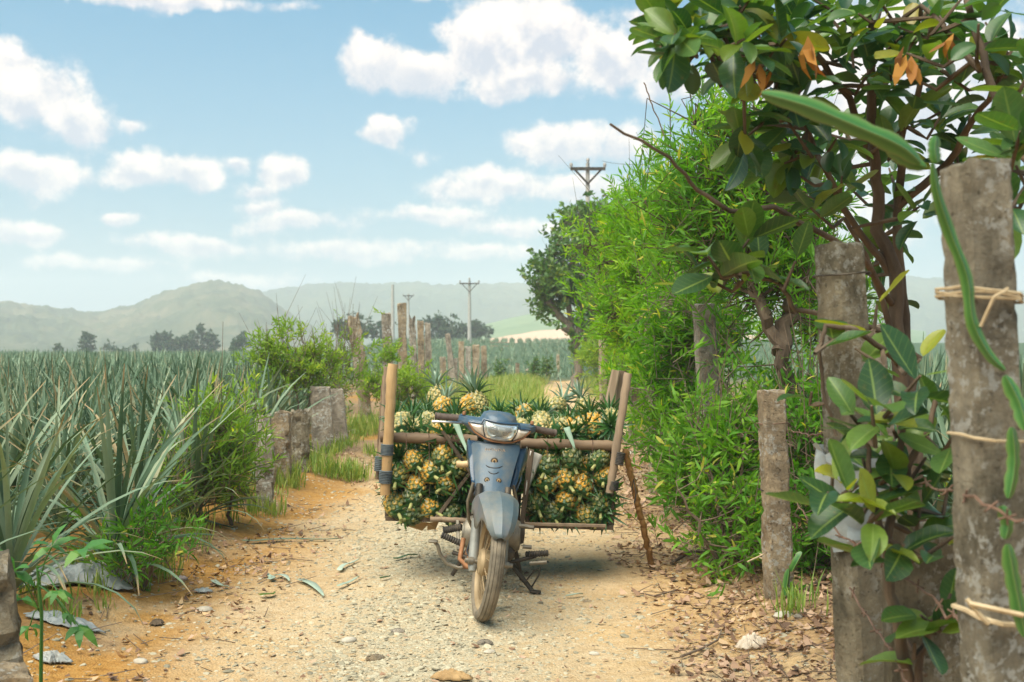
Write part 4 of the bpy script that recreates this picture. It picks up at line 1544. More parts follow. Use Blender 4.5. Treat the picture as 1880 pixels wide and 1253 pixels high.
JL = [jleaf_mesh(k) for k in range(7)]
JM = [raw_mesh('leaf', v, q, np.zeros(len(v)), True, [M['jack']]) for v, q in JL]
JY = [raw_mesh('leaf', v, q, np.zeros(len(v)), True, [M['jack_young']]) for v, q in JL]


for me_ in JM + JY:
    nv = len(me_.vertices)
    at_ = me_.attributes.new('rib', 'FLOAT', 'POINT')
    at_.data.foreach_set('value', np.array([1.0 if i % 5 == 2 else 0.0 for i in range(nv)], dtype=np.float32))
    at_ = me_.attributes.new('vein', 'FLOAT', 'POINT')
    at_.data.foreach_set('value', np.ones(nv, dtype=np.float32))


def leaf_matrix(p, d, up, s):
    d = Vector(d).normalized()
    y = Vector(up).cross(d)
    if y.length < 1e-3:
        y = Vector((0, 1, 0)).cross(d)
    y.normalize()
    z = d.cross(y)
    m_ = Matrix((d, y, z)).transposed().to_4x4()
    return Matrix.Translation(p) @ m_ @ Matrix.Scale(s, 4)


def jack_tree(name, label, base, limbs, clusters, leaf_len, meshes, mat_, wood, seed, max_obj=300, limb_group=None, per=(5, 8), extra=()):
    rg = random.Random(seed)
    base = Vector(base)
    root = tag(empty(name, base), label, 'tree')
    pts_all = []
    for k, (kind, pts, r0, r1) in enumerate(limbs):
        pts = [Vector(p) for p in pts]
        pp = []
        for a, b in zip(pts[:-1], pts[1:]):
            for t in (0, .25, .5, .75):
                pp.append(a.lerp(b, t) + Vector((rg.gauss(0, 1), rg.gauss(0, 1), rg.gauss(0, 1))) * r0 * .25 * (t > 0))
        pp.append(pts[-1])
        rr = [r0 + (r1 - r0) * i / (len(pp) - 1) for i in range(len(pp))]
        MB().tube(pp, rr, 9).build(kind, wood, root, base)
        if kind != 'bare_limb':
            pts_all += list(zip(pp, rr))
    leaves = []
    twm = MB()
    for (c, out, n) in clusters:
        c = Vector(c)
        q, r = min(pts_all, key=lambda a: (a[0] - c).length + (.15 if a[0].z > c.z else 0))
        mid = q.lerp(c, .55) + Vector((rg.gauss(0, .03), rg.gauss(0, .03), -.04 + rg.gauss(0, .02)))
        L = (c - q).length
        twm.tube([q, q.lerp(mid, .6), mid, mid.lerp(c, .6), c], [min(r * .6, .012), .008, .006, .005, .0035], 5)
        ax = ((c - mid).normalized() * .8 + Vector(out) * .6).normalized()
        d0, a0, b0_ = frame(ax)
        for j in range(n):
            f = (j + .5) / n
            p = c - ax * (.10 * (1 - f)) if f < .75 else c
            ang = R(78 - 50 * f + rg.gauss(0, 14))
            phi = j * 2.4 + rg.random() * .8
            dd = ax * math.cos(ang) + (a0 * math.cos(phi) + b0_ * math.sin(phi)) * math.sin(ang) + Vector((0, 0, -.18))
            up = Vector((rg.gauss(0, .35), rg.gauss(0, .35) - .15, 1))
            leaves.append((leaf_matrix(p + dd.normalized() * .012, dd, up, leaf_len * (.6 + .5 * rg.random()) * (1 - .25 * (f > .85))), rg.randrange(len(meshes)), rg.random()))
    tb = twm.build('twigs', wood, root, base)
    tb['kind'] = 'stuff'
    for m_, sz in extra:
        leaves.append((m_, sz, rg.random()))
    leaves.sort(key=lambda t: -(t[0].to_scale().x / max(.3, t[0].translation.y)))
    bm = Matrix.Translation(-base)
    for m_, k, t in leaves[:max_obj]:
        o = link('leaf', meshes[k], root)
        o.matrix_local = bm @ m_
    if len(leaves) > max_obj:
        it = []
        for m_, k, t in leaves[max_obj:]:
            v, q = JL[k]
            mm = np.array(bm @ m_)
            it.append((v @ mm[:3, :3].T + mm[:3, 3], q, t))
        link('foliage', raw_mesh('foliage', *merge(it), smooth=True, mats=[mat_]), root)['kind'] = 'stuff'
    return root


def ellc(rg, px, py, rx, ry, Y, n, out=(0, -.2, .1), per=(5, 8)):
    res = []
    for k in range(n):
        a, r = rg.random() * 2 * PI, math.sqrt(rg.random())
        res.append((P(px + rx * r * math.cos(a), py + ry * r * math.sin(a), Y + rg.uniform(-.4, .4)), (rg.gauss(0, .4) + out[0], rg.gauss(0, .4) + out[1], rg.gauss(0, .3) + out[2]), rg.randint(*per)))
    return res


rj = random.Random(21)
cl = []
for e in [(1285, 65, 95, 60, 3.3, 10), (1232, 55, 45, 50, 3.2, 5), (1350, 130, 60, 45, 3.4, 3), (1420, 60, 110, 70, 3.5, 11), (1440, 160, 75, 60, 3.5, 6), (1580, 90, 120, 95, 3.7, 13), (1720, 110, 130, 100, 3.7, 13), (1850, 90, 60, 100, 3.3, 7),
          (1560, 230, 110, 75, 3.9, 6), (1720, 240, 90, 60, 3.9, 5), (1425, 255, 70, 50, 3.7, 6), (1600, 330, 90, 60, 4.0, 3), (1470, 330, 50, 40, 3.8, 3), (1640, 440, 70, 60, 4.1, 3),
          (1860, 300, 30, 90, 3.0, 6), (1690, 350, 60, 50, 3.8, 2), (1560, 20, 300, 40, 3.6, 11), (1600, 510, 60, 40, 4.1, 2), (1460, 370, 30, 30, 3.7, 2)]:
    cl += ellc(rj, *e)
limbs = [('trunk', [P(1715, 1235, 3.95) - Vector((0, 0, .1)), P(1680, 900, 3.95), P(1650, 640, 3.95), P(1625, 450, 3.95), P(1607, 330, 3.95), P(1600, 180, 3.85), P(1590, 20, 3.7)], .034, .012),
         ('limb', [P(1680, 900, 3.95), P(1672, 700, 4.0), P(1655, 540, 4.0), P(1648, 380, 4.0), P(1660, 230, 3.9), P(1700, 120, 3.8)], .026, .009),
         ('limb', [P(1632, 500, 3.95), P(1560, 400, 3.9), P(1515, 310, 3.8), P(1470, 210, 3.6), P(1420, 110, 3.5)], .014, .006),
         ('limb', [P(1605, 300, 3.95), P(1560, 180, 3.8), P(1490, 90, 3.6), P(1380, 40, 3.4), P(1260, 60, 3.3)], .014, .005),
         ('limb', [P(1650, 640, 3.95), P(1590, 470, 3.85), P(1550, 400, 3.8)], .012, .006),
         ('limb', [P(1900, 320, 2.9), P(1865, 265, 3.0), P(1810, 130, 3.2), P(1775, 0, 3.3)], .014, .010),
         ('limb', [P(1800, 130, 3.2), P(1740, 60, 3.3), P(1690, 10, 3.4)], .010, .006),
         ('limb', [P(1648, 380, 4.0), P(1740, 300, 3.9), P(1800, 200, 3.7), P(1850, 120, 3.4)], .016, .007),
         ('bare_limb', [P(1640, 560, 3.95), P(1580, 470, 3.7), P(1510, 430, 3.45), P(1420, 380, 3.3), P(1340, 388, 3.2), P(1280, 350, 3.15), P(1230, 290, 3.1), P(1120, 228, 3.05)], .012, .0035)]
jt = jack_tree('jackfruit_tree', 'jackfruit tree with broad dark glossy leaves overhanging the right side', P(1715, 1235, 3.95) - Vector((0, 0, .12)), limbs, cl, .138, JM, M['jack'], M['bark_red'], 5)
# withered brown leaves hanging in the canopy
for k, (px, py, sz) in enumerate([(1397, 150, .10), (1480, 105, .12), (1668, 128, .11), (1738, 103, .07)]):
    lv = Leaves()
    c = P(px, py - 30, 3.1)
    for j in range(4):
        d = np.array([rj.gauss(0, .35), rj.gauss(0, .3), -1])
        lv.add(np.array([c]) + np.array([[rj.gauss(0, .012), rj.gauss(0, .01), rj.gauss(0, .01)]]), d[None], np.array([[rj.gauss(0, 1), rj.gauss(0, 1), .2]]), sz * rj.uniform(.6, 1), sz * .34, np.array([rj.random()]), rj.uniform(-.5, .6))
    link('withered_leaf', lv.mesh('withered_leaf', [M['withered']], jt.location), jt)

# leafy branch reaching in front of the hedge
rb = random.Random(31)
bb = P(1650, 640, 3.9)
cl = []
for (px, py, n) in [(1300, 470, 6), (1285, 505, 4), (1375, 440, 6), (1395, 470, 5), (1460, 480, 2), (1335, 480, 3)]:
    cl.append((P(px, py, 3.25 + rb.uniform(-.1, .1)), (rb.gauss(-.2, .3), -.3, .5), n))
jack_tree('jackfruit_branch', 'jackfruit branch with a cluster of olive and yellow leaves before the hedge', P(1690, 660, 3.4), [('limb', [P(1690, 660, 3.4), P(1620, 610, 3.4), P(1540, 585, 3.35), P(1460, 570, 3.3), P(1430, 520, 3.25), P(1360, 500, 3.2)], .010, .005)],
          cl, .15, JY, M['jack_young'], M['bark'], 6)
# drooping bare branch in front of the tall post, with a few hanging leaves
cl = [(P(1530, 625, 3.05), (-.3, -.3, -.2), 2), (P(1690, 660, 3.0), (.2, -.3, .6), 2), (P(1610, 560, 3.1), (.2, -.2, .3), 2), (P(1490, 720, 3.1), (0, -.3, -.6), 1), (P(1570, 640, 3.1), (.5, -.3, .2), 1)]
jack_tree('jackfruit_branch', 'arching bare jackfruit branch crossing in front of the tall post', P(1660, 680, 3.2), [('limb', [P(1660, 680, 3.2), P(1620, 640, 3.1), P(1570, 605, 3.05), P(1515, 598, 3.05), P(1503, 640, 3.05), P(1512, 720, 3.08), P(1535, 800, 3.1)], .009, .004)],
          cl, .15, JY, M['jack_young'], M['bark'], 7)
# young jackfruit shrub between the two nearest posts
cl = []
rb = random.Random(33)
for (px, py, n) in [(1560, 760, 5), (1600, 745, 6), (1640, 790, 6), (1690, 690, 5), (1720, 740, 5), (1580, 830, 5), (1640, 870, 6), (1700, 840, 6), (1560, 900, 5), (1620, 940, 5), (1690, 930, 6), (1740, 900, 5), (1530, 850, 4), (1750, 800, 4), (1520, 905, 3),
                    (1600, 990, 3), (1730, 1000, 3), (1660, 1000, 3), (1760, 980, 3)]:
    cl.append((P(px, py, 2.72 + rb.uniform(-.22, .15)), (rb.gauss(-.1, .4), -.35, .45), n))
for (px, py, n) in [(1690, 1130, 3), (1720, 1165, 4), (1745, 1090, 3), (1680, 1180, 2)]:
    cl.append((P(px, py, 2.65), (rb.gauss(-.2, .4), -.35, .2), n))
b0v = P(1680, 1330, 2.75)
jack_tree('jackfruit_sapling', 'young jackfruit sapling with olive green leaves filling the gap between the two nearest posts', b0v,
          [('trunk', [b0v, P(1650, 1150, 2.72), P(1630, 1020, 2.72), P(1640, 900, 2.72), P(1660, 760, 2.75)], .017, .007),
           ('limb', [P(1630, 1020, 2.72), P(1605, 900, 2.7), P(1585, 800, 2.7)], .010, .005),
           ('limb', [P(1640, 900, 2.72), P(1700, 800, 2.72), P(1720, 720, 2.75)], .010, .005),
           ('limb', [b0v, P(1690, 1200, 2.7), P(1720, 1130, 2.68)], .012, .006)],
          cl, .142, JY, M['jack_young'], M['bark_red'], 9)

# ------------------------------------------------------------------ climbing cactus on the near post
def cactus_seg(pts, r, scal=.25, nper=5, parent=None, origin=None):
    pts = [Vector(p) for p in pts]
    m_ = MB()
    n = len(pts)
    # resample
    N = 22
    path = []
    for i in range(N + 1):
        u = i / N * (n - 1)
        k = min(int(u), n - 2)
        p0, p1, p2, p3 = pts[max(k - 1, 0)], pts[k], pts[k + 1], pts[min(k + 2, n - 1)]
        t = u - k
        path.append(.5 * ((2 * p1) + (p2 - p0) * t + (2 * p0 - 5 * p1 + 4 * p2 - p3) * t * t + (3 * p1 - p0 - 3 * p2 + p3) * t ** 3))
    vs, fs, ts = [], [], []
    for i, p in enumerate(path):
        d = (path[min(i + 1, N)] - path[max(i - 1, 0)]).normalized()
        a = d.cross(Vector((0, 1, 0)))
        a.normalize()
        b = a.cross(d)
        env = min(1, .35 + 3.2 * min(i, N - i) / N)
        ro = r * env * (1 + scal * abs(math.sin(i / N * PI * nper)) - scal * .5)
        for k in range(6):
            t = PI / 3 * k + .35
            rr = (ro if k != 4 else ro * .55) if k % 2 == 0 else r * env * .24
            vs.append(p + (a * math.cos(t) + b * math.sin(t)) * rr)
            ts.append(.9 if k % 2 == 0 else .25)
    for i in range(N):
        for k in range(6):
            j = (k + 1) % 6
            fs.append((i * 6 + k, i * 6 + 6 + k, i * 6 + 6 + j, i * 6 + j))
    fs += [tuple(range(6)), tuple(reversed(range(N * 6, N * 6 + 6)))]
    m_.add(vs, fs, 0, ts)
    return m_.build('stem_segment', M['cactus'], parent, origin, smooth=25)


o0 = P(1720, 300, 2.1)
root = tag(empty('dragon_fruit_cactus', o0), 'long three winged green climbing cactus bound to the nearest post', 'cactus')
for pts, r in [([P(1398, 172, 2.0), P(1480, 195, 2.0), P(1570, 232, 2.0), P(1650, 268, 2.02), P(1690, 300, 2.04)], .019),
               ([P(1628, 262, 2.04), P(1660, 290, 2.05), P(1700, 308, 2.06)], .015),
               ([P(1712, 300, 2.08), P(1722, 360, 2.09), P(1745, 430, 2.1), P(1775, 510, 2.1), P(1785, 590, 2.1), P(1815, 650, 2.1), P(1845, 680, 2.1)], .0125),
               ([P(1845, 690, 2.1), P(1870, 740, 2.08), P(1885, 790, 2.06)], .015),
               ([P(1858, 785, 2.08), P(1862, 850, 2.08), P(1852, 915, 2.08)], .013),
               ([P(1838, 930, 2.08), P(1850, 960, 2.08), P(1845, 990, 2.08)], .013),
               ([P(1850, 1000, 2.06), P(1862, 1070, 2.06), P(1882, 1170, 2.06)], .015),
               ([P(1718, 250, 2.08), P(1716, 275, 2.08), P(1720, 300, 2.08)], .012)]:
    cactus_seg(pts, r, parent=root, origin=o0)
root2 = tag(empty('dragon_fruit_cactus', G(1445, 1115)), 'small young cactus shoot at the foot of the short post', 'cactus')
cactus_seg([P(1441, 1118, 5.62), P(1443, 1080, 5.62), P(1448, 1045, 5.62)], .020, .12, 4, root2, root2.location)
cactus_seg([P(1452, 1050, 5.62), P(1462, 1032, 5.6), P(1472, 1014, 5.6)], .021, .12, 3, root2, root2.location)


# ------------------------------------------------------------------ ties, wires, plastic on the posts
def band(name, label, cat, c, wx, wy, tilt, r, mat_, turns=2, gap=.012, tail=None, tw=0, seed=0):
    rg = random.Random(seed)
    m_ = MB()
    c = Vector(c)
    for k in range(turns):
        pts = []
        for j in range(13):
            t = 2 * PI * j / 12 + tw
            x, y = math.cos(t), math.sin(t)
            s = 1 / max(abs(math.cos(t - tw)), abs(math.sin(t - tw)))
            s = min(s, 1.30)
            pts.append(c + Vector((x * wx / 2 * s, y * wy / 2 * s, (k - turns / 2) * gap + tilt * x * wx + rg.gauss(0, .002))))
        m_.tube(pts, r, 5)
    for tpts in tail or ():
        m_.tube(tpts, r, 5)
    return tag(m_.build(name, M[mat_], origin=c), label, cat)


c = P(1797, 540, 2.2)
band('twine', 'straw twine tied round the nearest post over the cactus stem', 'twine', c, .134, .14, -.05, .0032, 'twine', 3, .0065, [[P(1840, 538, 2.1), P(1825, 545, 2.09), P(1800, 600, 2.1)], [P(1840, 538, 2.1), P(1850, 530, 2.12)]], .24)
c = P(1818, 800, 2.2)
band('twine', 'thin dry stem tied low across the nearest post', 'twine', c, .133, .14, -.06, .003, 'twine', 1, .008, None, .24)
c = P(1830, 1125, 2.2)
band('twine', 'pale straw strip knotted near the bottom of the nearest post', 'twine', c, .136, .142, -.1, .005, 'twine', 1, .01, [[P(1775, 1100, 2.09), P(1800, 1130, 2.08), P(1815, 1145, 2.08)], [P(1780, 1108, 2.08), P(1880, 1130, 2.05)]], .24)
c = P(1427, 1024, 5.73)
band('twine', 'pale straw twine looped twice round the short post', 'twine', c, .15, .128, -.09, .004, 'twine', 2, .018, [[P(1402, 1018, 5.65), P(1385, 1026, 5.62), P(1372, 1032, 5.6)]], .2)
c = P(1422, 895, 5.73)
band('wire_tie', 'dark wire looped round the upper part of the short post', 'wire', c, .146, .122, .05, .003, 'metal_dark', 1, .01, None, .2)
c = P(1418, 775, 5.73)
band('wire_tie', 'rusty wire ring near the top of the short post', 'wire', c, .142, .12, .02, .0025, 'wire', 1, .01, None, .2)
c = P(1545, 502, 3.3)
band('wire_tie', 'dark wire ring below the top of the tall post', 'wire', c, .142, .14, .03, .003, 'metal_dark', 1, .01, None, .4)


def strand(label, pts, r=.003, barbs=0, mat_='wire', name='barbed_wire', cat='wire', seed=0):
    rg = random.Random(seed)
    pts = [Vector(p) for p in pts]
    m_ = MB()
    pp = []
    for a, b in zip(pts[:-1], pts[1:]):
        for t in np.linspace(0, 1, 7)[:-1]:
            pp.append(a.lerp(b, t) + Vector((0, 0, rg.gauss(0, .006))))
    pp.append(pts[-1])
    m_.tube(pp, r, 5)
    for k in range(barbs):
        q = pp[int((k + .5) / barbs * (len(pp) - 1))]
        for s in range(2):
            d = Vector((rg.gauss(0, 1), rg.gauss(0, 1), rg.gauss(0, 1))).normalized() * .016
            m_.tube([q - d, q + d], r * .7, 4)
    return tag(m_.build(name, M[mat_], origin=pts[0]), label, cat)


strand('rusty barbed wire sagging from the tall post down to the right corner', [P(1560, 1085, 3.2), P(1600, 1140, 3.0), P(1650, 1220, 2.7), P(1680, 1290, 2.5)], .003, 6, seed=1)
strand('rusty barbed wire running from the sapling to the nearest post', [P(1530, 975, 3.22), P(1620, 1030, 2.9), P(1700, 1085, 2.6), P(1780, 1160, 2.3)], .003, 7, seed=2)
strand('barbed wire stretched across the nearest post at mid height', [P(1600, 870, 3.2), P(1700, 895, 2.6), P(1790, 915, 2.1), P(1880, 955, 2.05)], .003, 7, seed=3)
strand('barbed wire between the tall post and the short post', [P(1448, 790, 5.7), P(1480, 800, 5.0), P(1520, 792, 4.0), P(1540, 800, 3.3)], .003, 6, seed=4)
strand('bottom barbed wire between the short post and the tall post', [P(1448, 900, 5.7), P(1490, 960, 4.8), P(1530, 985, 3.6)], .003, 6, seed=5)
strand('thin bare twig rising above the willowy tree', [P(1225, 260, 6.7), P(1200, 200, 6.7), P(1182, 152, 6.7)], .004, 0, 'twig', 'bare_twig', 'twig', 6)
strand('dry branch leaning in the gap right of the tall post', [P(1640, 1190, 3.1), P(1625, 1080, 3.05), P(1655, 1160, 2.9), P(1700, 1240, 2.8)], .006, 0, 'bark_red', 'dry_branch', 'branch', 7)


def plastic_wrap():
    rg = random.Random(4)
    B, T = Vector(P(1575, 1000, 3.3)), Vector(P(1562, 820, 3.3))
    rows = []
    for i in range(15):
        t = i / 14
        c = B.lerp(T, t)
        row = []
        for k in range(20):
            a = 2 * PI * k / 20 + .4
            s = 1 / max(abs(math.cos(a - .4)), abs(math.sin(a - .4)))
            rr = (.075 + .012 * rg.random() + .007 * math.sin(k * 2.1 + i * .9)) * min(s, 1.3)
            row.append(c + Vector((math.cos(a) * rr, math.sin(a) * rr, .012 * math.sin(k * 1.7) * (i in (0, 14)) + .01 * math.sin(k + i))))
        rows.append(row)
    return tag(MB().grid(rows, closed=True).build('plastic_wrap', M['sheet'], origin=B), 'crumpled grey plastic film wrapped round the tall post', 'plastic film')


plastic_wrap()
# ------------------------------------------------------------------ the motorbike (local axes: x right, y away from the camera, z up)
C0 = G(886, 1137)
bike = tag(empty('motorbike', (C0.x, C0.y, hz(C0.x, C0.y) - .004)), 'dusty blue step-through motorbike parked head-on with a muddy front wheel turned aside', 'motorbike')
bike.rotation_euler = (0, R(3.6), R(-1.5))
ST = Matrix.Translation((0, -.075, 0)) @ Matrix.Rotation(R(11.5), 4, Vector((0, math.sin(R(26)), math.cos(R(26))))) @ Matrix.Translation((0, .075, 0))
AX = Vector((0, math.sin(R(26)), math.cos(R(26))))
WC = Vector((0, 0, .277))


def part(m_, name, mat_, parent=bike, smooth=40, solid=0):
    return m_.build(name, M[mat_] if isinstance(mat_, str) else [M[k] for k in mat_], parent, smooth=smooth, solid=solid)


def wheel(name, c, xf, parent):
    c = Vector(c)
    tyre = MB()
    prof = [(-.024, .224), (-.034, .234), (-.0365, .247), (-.033, .260), (-.028, .267), (-.0255, .2655), (-.023, .2665), (-.0215, .2705), (-.0135, .2745), (-.012, .2715), (-.009, .2715), (-.0075, .2760), (0, .277),
            (.0075, .2760), (.009, .2715), (.012, .2715), (.0135, .2745), (.0215, .2705), (.023, .2665), (.0255, .2655), (.028, .267), (.033, .260), (.0365, .247), (.034, .234), (.024, .224)]
    tyre.lathe(prof, 64, 'x', c, 0, xf)
    wh = empty(name, (0, 0, 0), parent)
    part(tyre, 'tyre', 'rubber', wh, 30)
    part(MB().lathe([(-.025, .226), (-.026, .219), (-.019, .216), (-.012, .207), (.012, .207), (.019, .216), (.026, .219), (.025, .226), (.0, .212), (-.025, .226)], 56, 'x', c, 0, xf), 'rim', 'rim', wh, 30)
    hb_ = MB().lathe([(-.055, .0), (-.055, .018), (-.045, .058), (-.03, .066), (.0, .060), (.028, .052), (.04, .03), (.055, .018), (.055, 0)], 28, 'x', c, 0, xf)
    part(hb_, 'hub', 'rim', wh, 30)
    sp = MB()
    for k in range(36):
        a = 2 * PI * k / 36
        s = -1 if k % 2 else 1
        b = a + (.42 if (k // 2) % 2 else -.42)
        p = c + Vector((s * .026, math.cos(b) * .052, math.sin(b) * .052))
        q = c + Vector((s * .004, math.cos(a) * .21, math.sin(a) * .21))
        sp.tube([p, q], .0017, 4, 0, xf, caps=False)
    part(sp, 'spokes', 'rim', wh, 0)['kind'] = 'stuff'
    return wh


wheel('front_wheel', WC, ST, bike)
wheel('rear_wheel', (0, 1.21, .277), None, bike)
# fork
for s in (-1, 1):
    a = WC + Vector((s * .072, .0, -.05))
    fk = part(MB().tube([a, a + AX * .03, a + AX * .26], [.017, .024, .024], 14, 0, ST), 'fork_leg', 'slider')
    part(MB().tube([a + AX * .26, a + AX * .44], .0175, 12, 0, ST), 'fork_tube', 'metal_dark', fk)
ax_ = MB()
ax_.lathe([(-.115, 0), (-.115, .012), (-.10, .013), (-.098, .019), (-.075, .019), (-.072, .010), (.072, .010), (.075, .017), (.10, .017), (.102, .011), (.118, .011), (.118, 0)], 12, 'x', WC, 0, ST)
part(ax_, 'front_axle', 'metal')
part(MB().tube([WC + Vector((-.085, .02, .0)), WC + Vector((-.10, .08, .03)), WC + Vector((-.075, .12, .12)), WC + Vector((-.06, .18, .30))], .006, 6, 0, ST), 'brake_cable', 'black')
# front mudguard
rows = []
for i in range(23):
    th = R(33 + 92 * i / 22)
    f = i / 22
    deg = 33 + 92 * f
    hw = np.interp(deg, [33, 36, 45, 60, 80, 125], [.020, .040, .061, .080, .093, .096])
    sd = np.interp(deg, [33, 45, 55, 64, 72, 90, 105, 125], [.016, .040, .052, .085, .165, .175, .12, .09])
    rf = np.interp(deg, [33, 60, 90, 125], [.305, .325, .342, .335])
    row = []
    for k in range(17):
        s = -1 + 2 * k / 16
        t = abs(s)
        x = math.copysign(hw * (t / .375 * .66 if t < .375 else (.66 + .34 * (t - .375) / .25 if t < .625 else 1 + .04 * (t - .625))), s)
        rr = rf - (.007 * (t / .375) ** 2 if t < .375 else (.007 + .022 * (t - .375) / .25 if t < .625 else .029 + (max(sd, .03) - .029) * (t - .625) / .375))
        if t < .12:
            rr += .004
        row.append((x, -rr * math.cos(th), WC.z + rr * math.sin(th)))
    rows.append(row)
part(MB().grid(rows, 0, ST), 'front_fender', 'paint_pale', smooth=24, solid=.005)
# steering head and handlebar
HC = Vector((0, .352, .900))       # centre of the headlight unit on the steering axis


def hx(p):
    return ST @ (HC + Vector(p))


part(MB().tube([ST @ Vector((0, -.075 + .488 * .56, .56)), ST @ Vector((0, -.075 + .488 * .86, .86))], .032, 14), 'steering_head', 'metal_dark')
part(MB().tube([hx(p) for p in [(-.30, .075, .012), (-.18, .05, .02), (-.08, .0, .01), (0, -.01, 0), (.08, 0, .01), (.18, .05, .02), (.30, .075, .012)]], .011, 10), 'handlebar', 'metal_dark')
for s in (-1, 1):
    g = MB()
    A, B = Vector((s * .195, .053, .02)), Vector((s * .318, .080, .011))
    pts = [hx(A.lerp(B, t)) for t in np.linspace(0, 1, 25)]
    g.tube(pts, [.0185 if i % 2 else .0168 for i in range(25)][:-2] + [.02, .02], 12)
    part(g, 'grip', 'grip')
    sw = MB().box((s * .18, .045, .022), (.03, .04, .042), 0, Matrix.Translation(HC), bev=.006)
    sw.V = [ST @ v for v in sw.V]
    part(sw, 'switch_housing', 'paint_deep')
    bt = MB().lathe([(0, 0), (0, .009), (.014, .009), (.018, .006), (.018, 0)], 10, 'z', HC + Vector((s * .178, .03, .042)))
    bt.V = [ST @ v for v in bt.V]
    part(bt, 'bolt', 'rust')
lv_ = MB().tube([hx(p) for p in [(-.17, .015, .004), (-.20, -.005, .0), (-.26, -.012, -.004), (-.315, .0, -.010), (-.332, .01, -.014)]], [.008, .007, .006, .006, .009], 8)
part(lv_, 'brake_lever', 'chrome')
lv_ = MB().tube([hx(p) for p in [(-.17, .02, -.004), (-.10, .0, -.05), (-.03, .02, -.10), (0, .06, -.16)]], .004, 6)
part(lv_, 'cable', 'black')
lv_ = MB().tube([hx(p) for p in [(.17, .02, -.004), (.12, .01, -.05), (.06, .03, -.11), (.02, .08, -.18)]], .004, 6)
part(lv_, 'cable', 'black')
CV = lambda x, z: 2.2 * x * x + .25 * max(0, z) ** 1.0 + .35 * max(0, -z)
THC = ST @ Matrix.Translation(HC + Vector((0, -.055, 0)))


def densify(o, n=3):
    r = []
    for i in range(len(o)):
        a, b = o[i], o[(i + 1) % len(o)]
        for k in range(n):
            t = k / n
            r.append((a[0] + (b[0] - a[0]) * t, a[1] + (b[1] - a[1]) * t))
    return r


cowl_o = densify(mirror_outline([(0, .086), (.05, .084), (.080, .072), (.092, .045), (.105, .040), (.16, .040), (.205, .033), (.206, .008), (.187, -.006), (.165, -.010), (.135, -.037), (.08, -.062), (.04, -.069), (0, -.071)]), 3)
cowl = MB().dome(cowl_o, .055, 9, 4.0, .05, 0, THC, c=(0, .005), curve=CV)
cw = part(cowl, 'headlight_cowl', 'paint', smooth=35)
# raised visor edge above the lamp
vis = [(-.158, .018), (-.10, .019), (-.090, .041), (-.03, .036), (0, .035), (.03, .036), (.090, .041), (.10, .019), (.158, .018)]
CF = lambda x, z, d=.055: CV(x, z) - d
part(MB().tube([THC @ Vector((x, CF(x, z) - .012, z)) for x, z in densify(vis, 3)[:-2]], .0055, 8), 'visor_lip', 'paint_deep', cw)
part(MB().tube([THC @ Vector((x, CF(x, z) - .010, z)) for x, z in densify([(-.160, .012), (-.125, -.030), (-.072, -.055), (-.03, -.063), (.03, -.063), (.072, -.055), (.125, -.030), (.160, .012)], 3)[:-2]], .0045, 8), 'lamp_gasket', 'rust', cw)
main_o = densify(mirror_outline([(0, .031), (.04, .033), (.082, .036), (.088, .016), (.082, -.010), (.066, -.049), (.03, -.058), (0, -.059)]), 3)
part(MB().dome(main_o, .010, 5, 3, .03, 0, THC @ Matrix.Translation((0, -.055, 0)), c=(0, -.012), curve=CV), 'reflector', 'reflector', cw)
for s in (-1, 1):
    part(MB().lathe([(0, .030), (-.004, .027), (-.002, .020), (.004, .012), (-.004, .009), (-.009, .0)], 22, 'y', THC @ Vector((s * .040, -.0655 + CV(.04, 0) + .0, -.010)), 0), 'bulb', 'bulb', cw)
part(MB().dome(main_o, .020, 6, 2.4, .02, 0, THC @ Matrix.Translation((0, -.062, 0)), c=(0, -.012), curve=CV), 'headlight', 'lens', smooth=50)
for s in (-1, 1):
    so_ = densify([(s * .093, .014), (s * .125, .014), (s * .156, .010), (s * .143, -.008), (s * .122, -.025), (s * .074, -.047), (s * .086, -.012)][::s], 3)
    part(MB().dome(so_, .012, 5, 2.5, .02, 0, THC @ Matrix.Translation((0, -.060, 0)), c=(s * .112, -.008), curve=CV), 'turn_signal', 'lens_side', smooth=50)
nk = MB().box((0, .325, .838), (.125, .075, .05), 0, None, bev=.018)
part(nk, 'neck_cover', 'paint')
# front shield
SZ = [(.826, .060), (.824, .095), (.818, .116), (.806, .121), (.78, .116), (.74, .107), (.70, .098), (.66, .090), (.62, .083), (.598, .078), (.588, .066), (.584, .045)]


def sy(x, z):
    hw = np.interp(z, [a for a, b in SZ][::-1], [b for a, b in SZ][::-1])
    return .175 + .42 * (z - .585) + .05 * (abs(x) / .12) ** 2.4


rows = []
for z, hw in SZ:
    row = [(-hw * .98, sy(hw, z) + .06, z)]
    for k in range(13):
        x = -hw + 2 * hw * k / 12
        row.append((x, sy(x, z) - .004 * math.cos(x / hw * PI / 2), z))
    row.append((hw * .98, sy(hw, z) + .06, z))
    rows.append(row)
shield = part(MB().grid(rows), 'front_shield', 'paint', smooth=45, solid=.006)
for (x, z, r) in ((.0, .742, .0125), (-.029, .650, .0095), (.029, .650, .0095)):
    y = sy(x, z) - .004
    part(MB().lathe([(.002, r * 1.5), (-.004, r * 1.45), (-.006, r * 1.1), (-.003, r), (-.003, r * .45), (-.008, r * .4), (-.009, 0)], 18, 'y', (x, y, z)), 'screw', 'metal_dark', shield)
    part(MB().lathe([(-.0045, r * .95), (-.006, r * .5), (-.006, r * .45)], 16, 'y', (x, y, z)), 'washer', 'bamboo', shield)
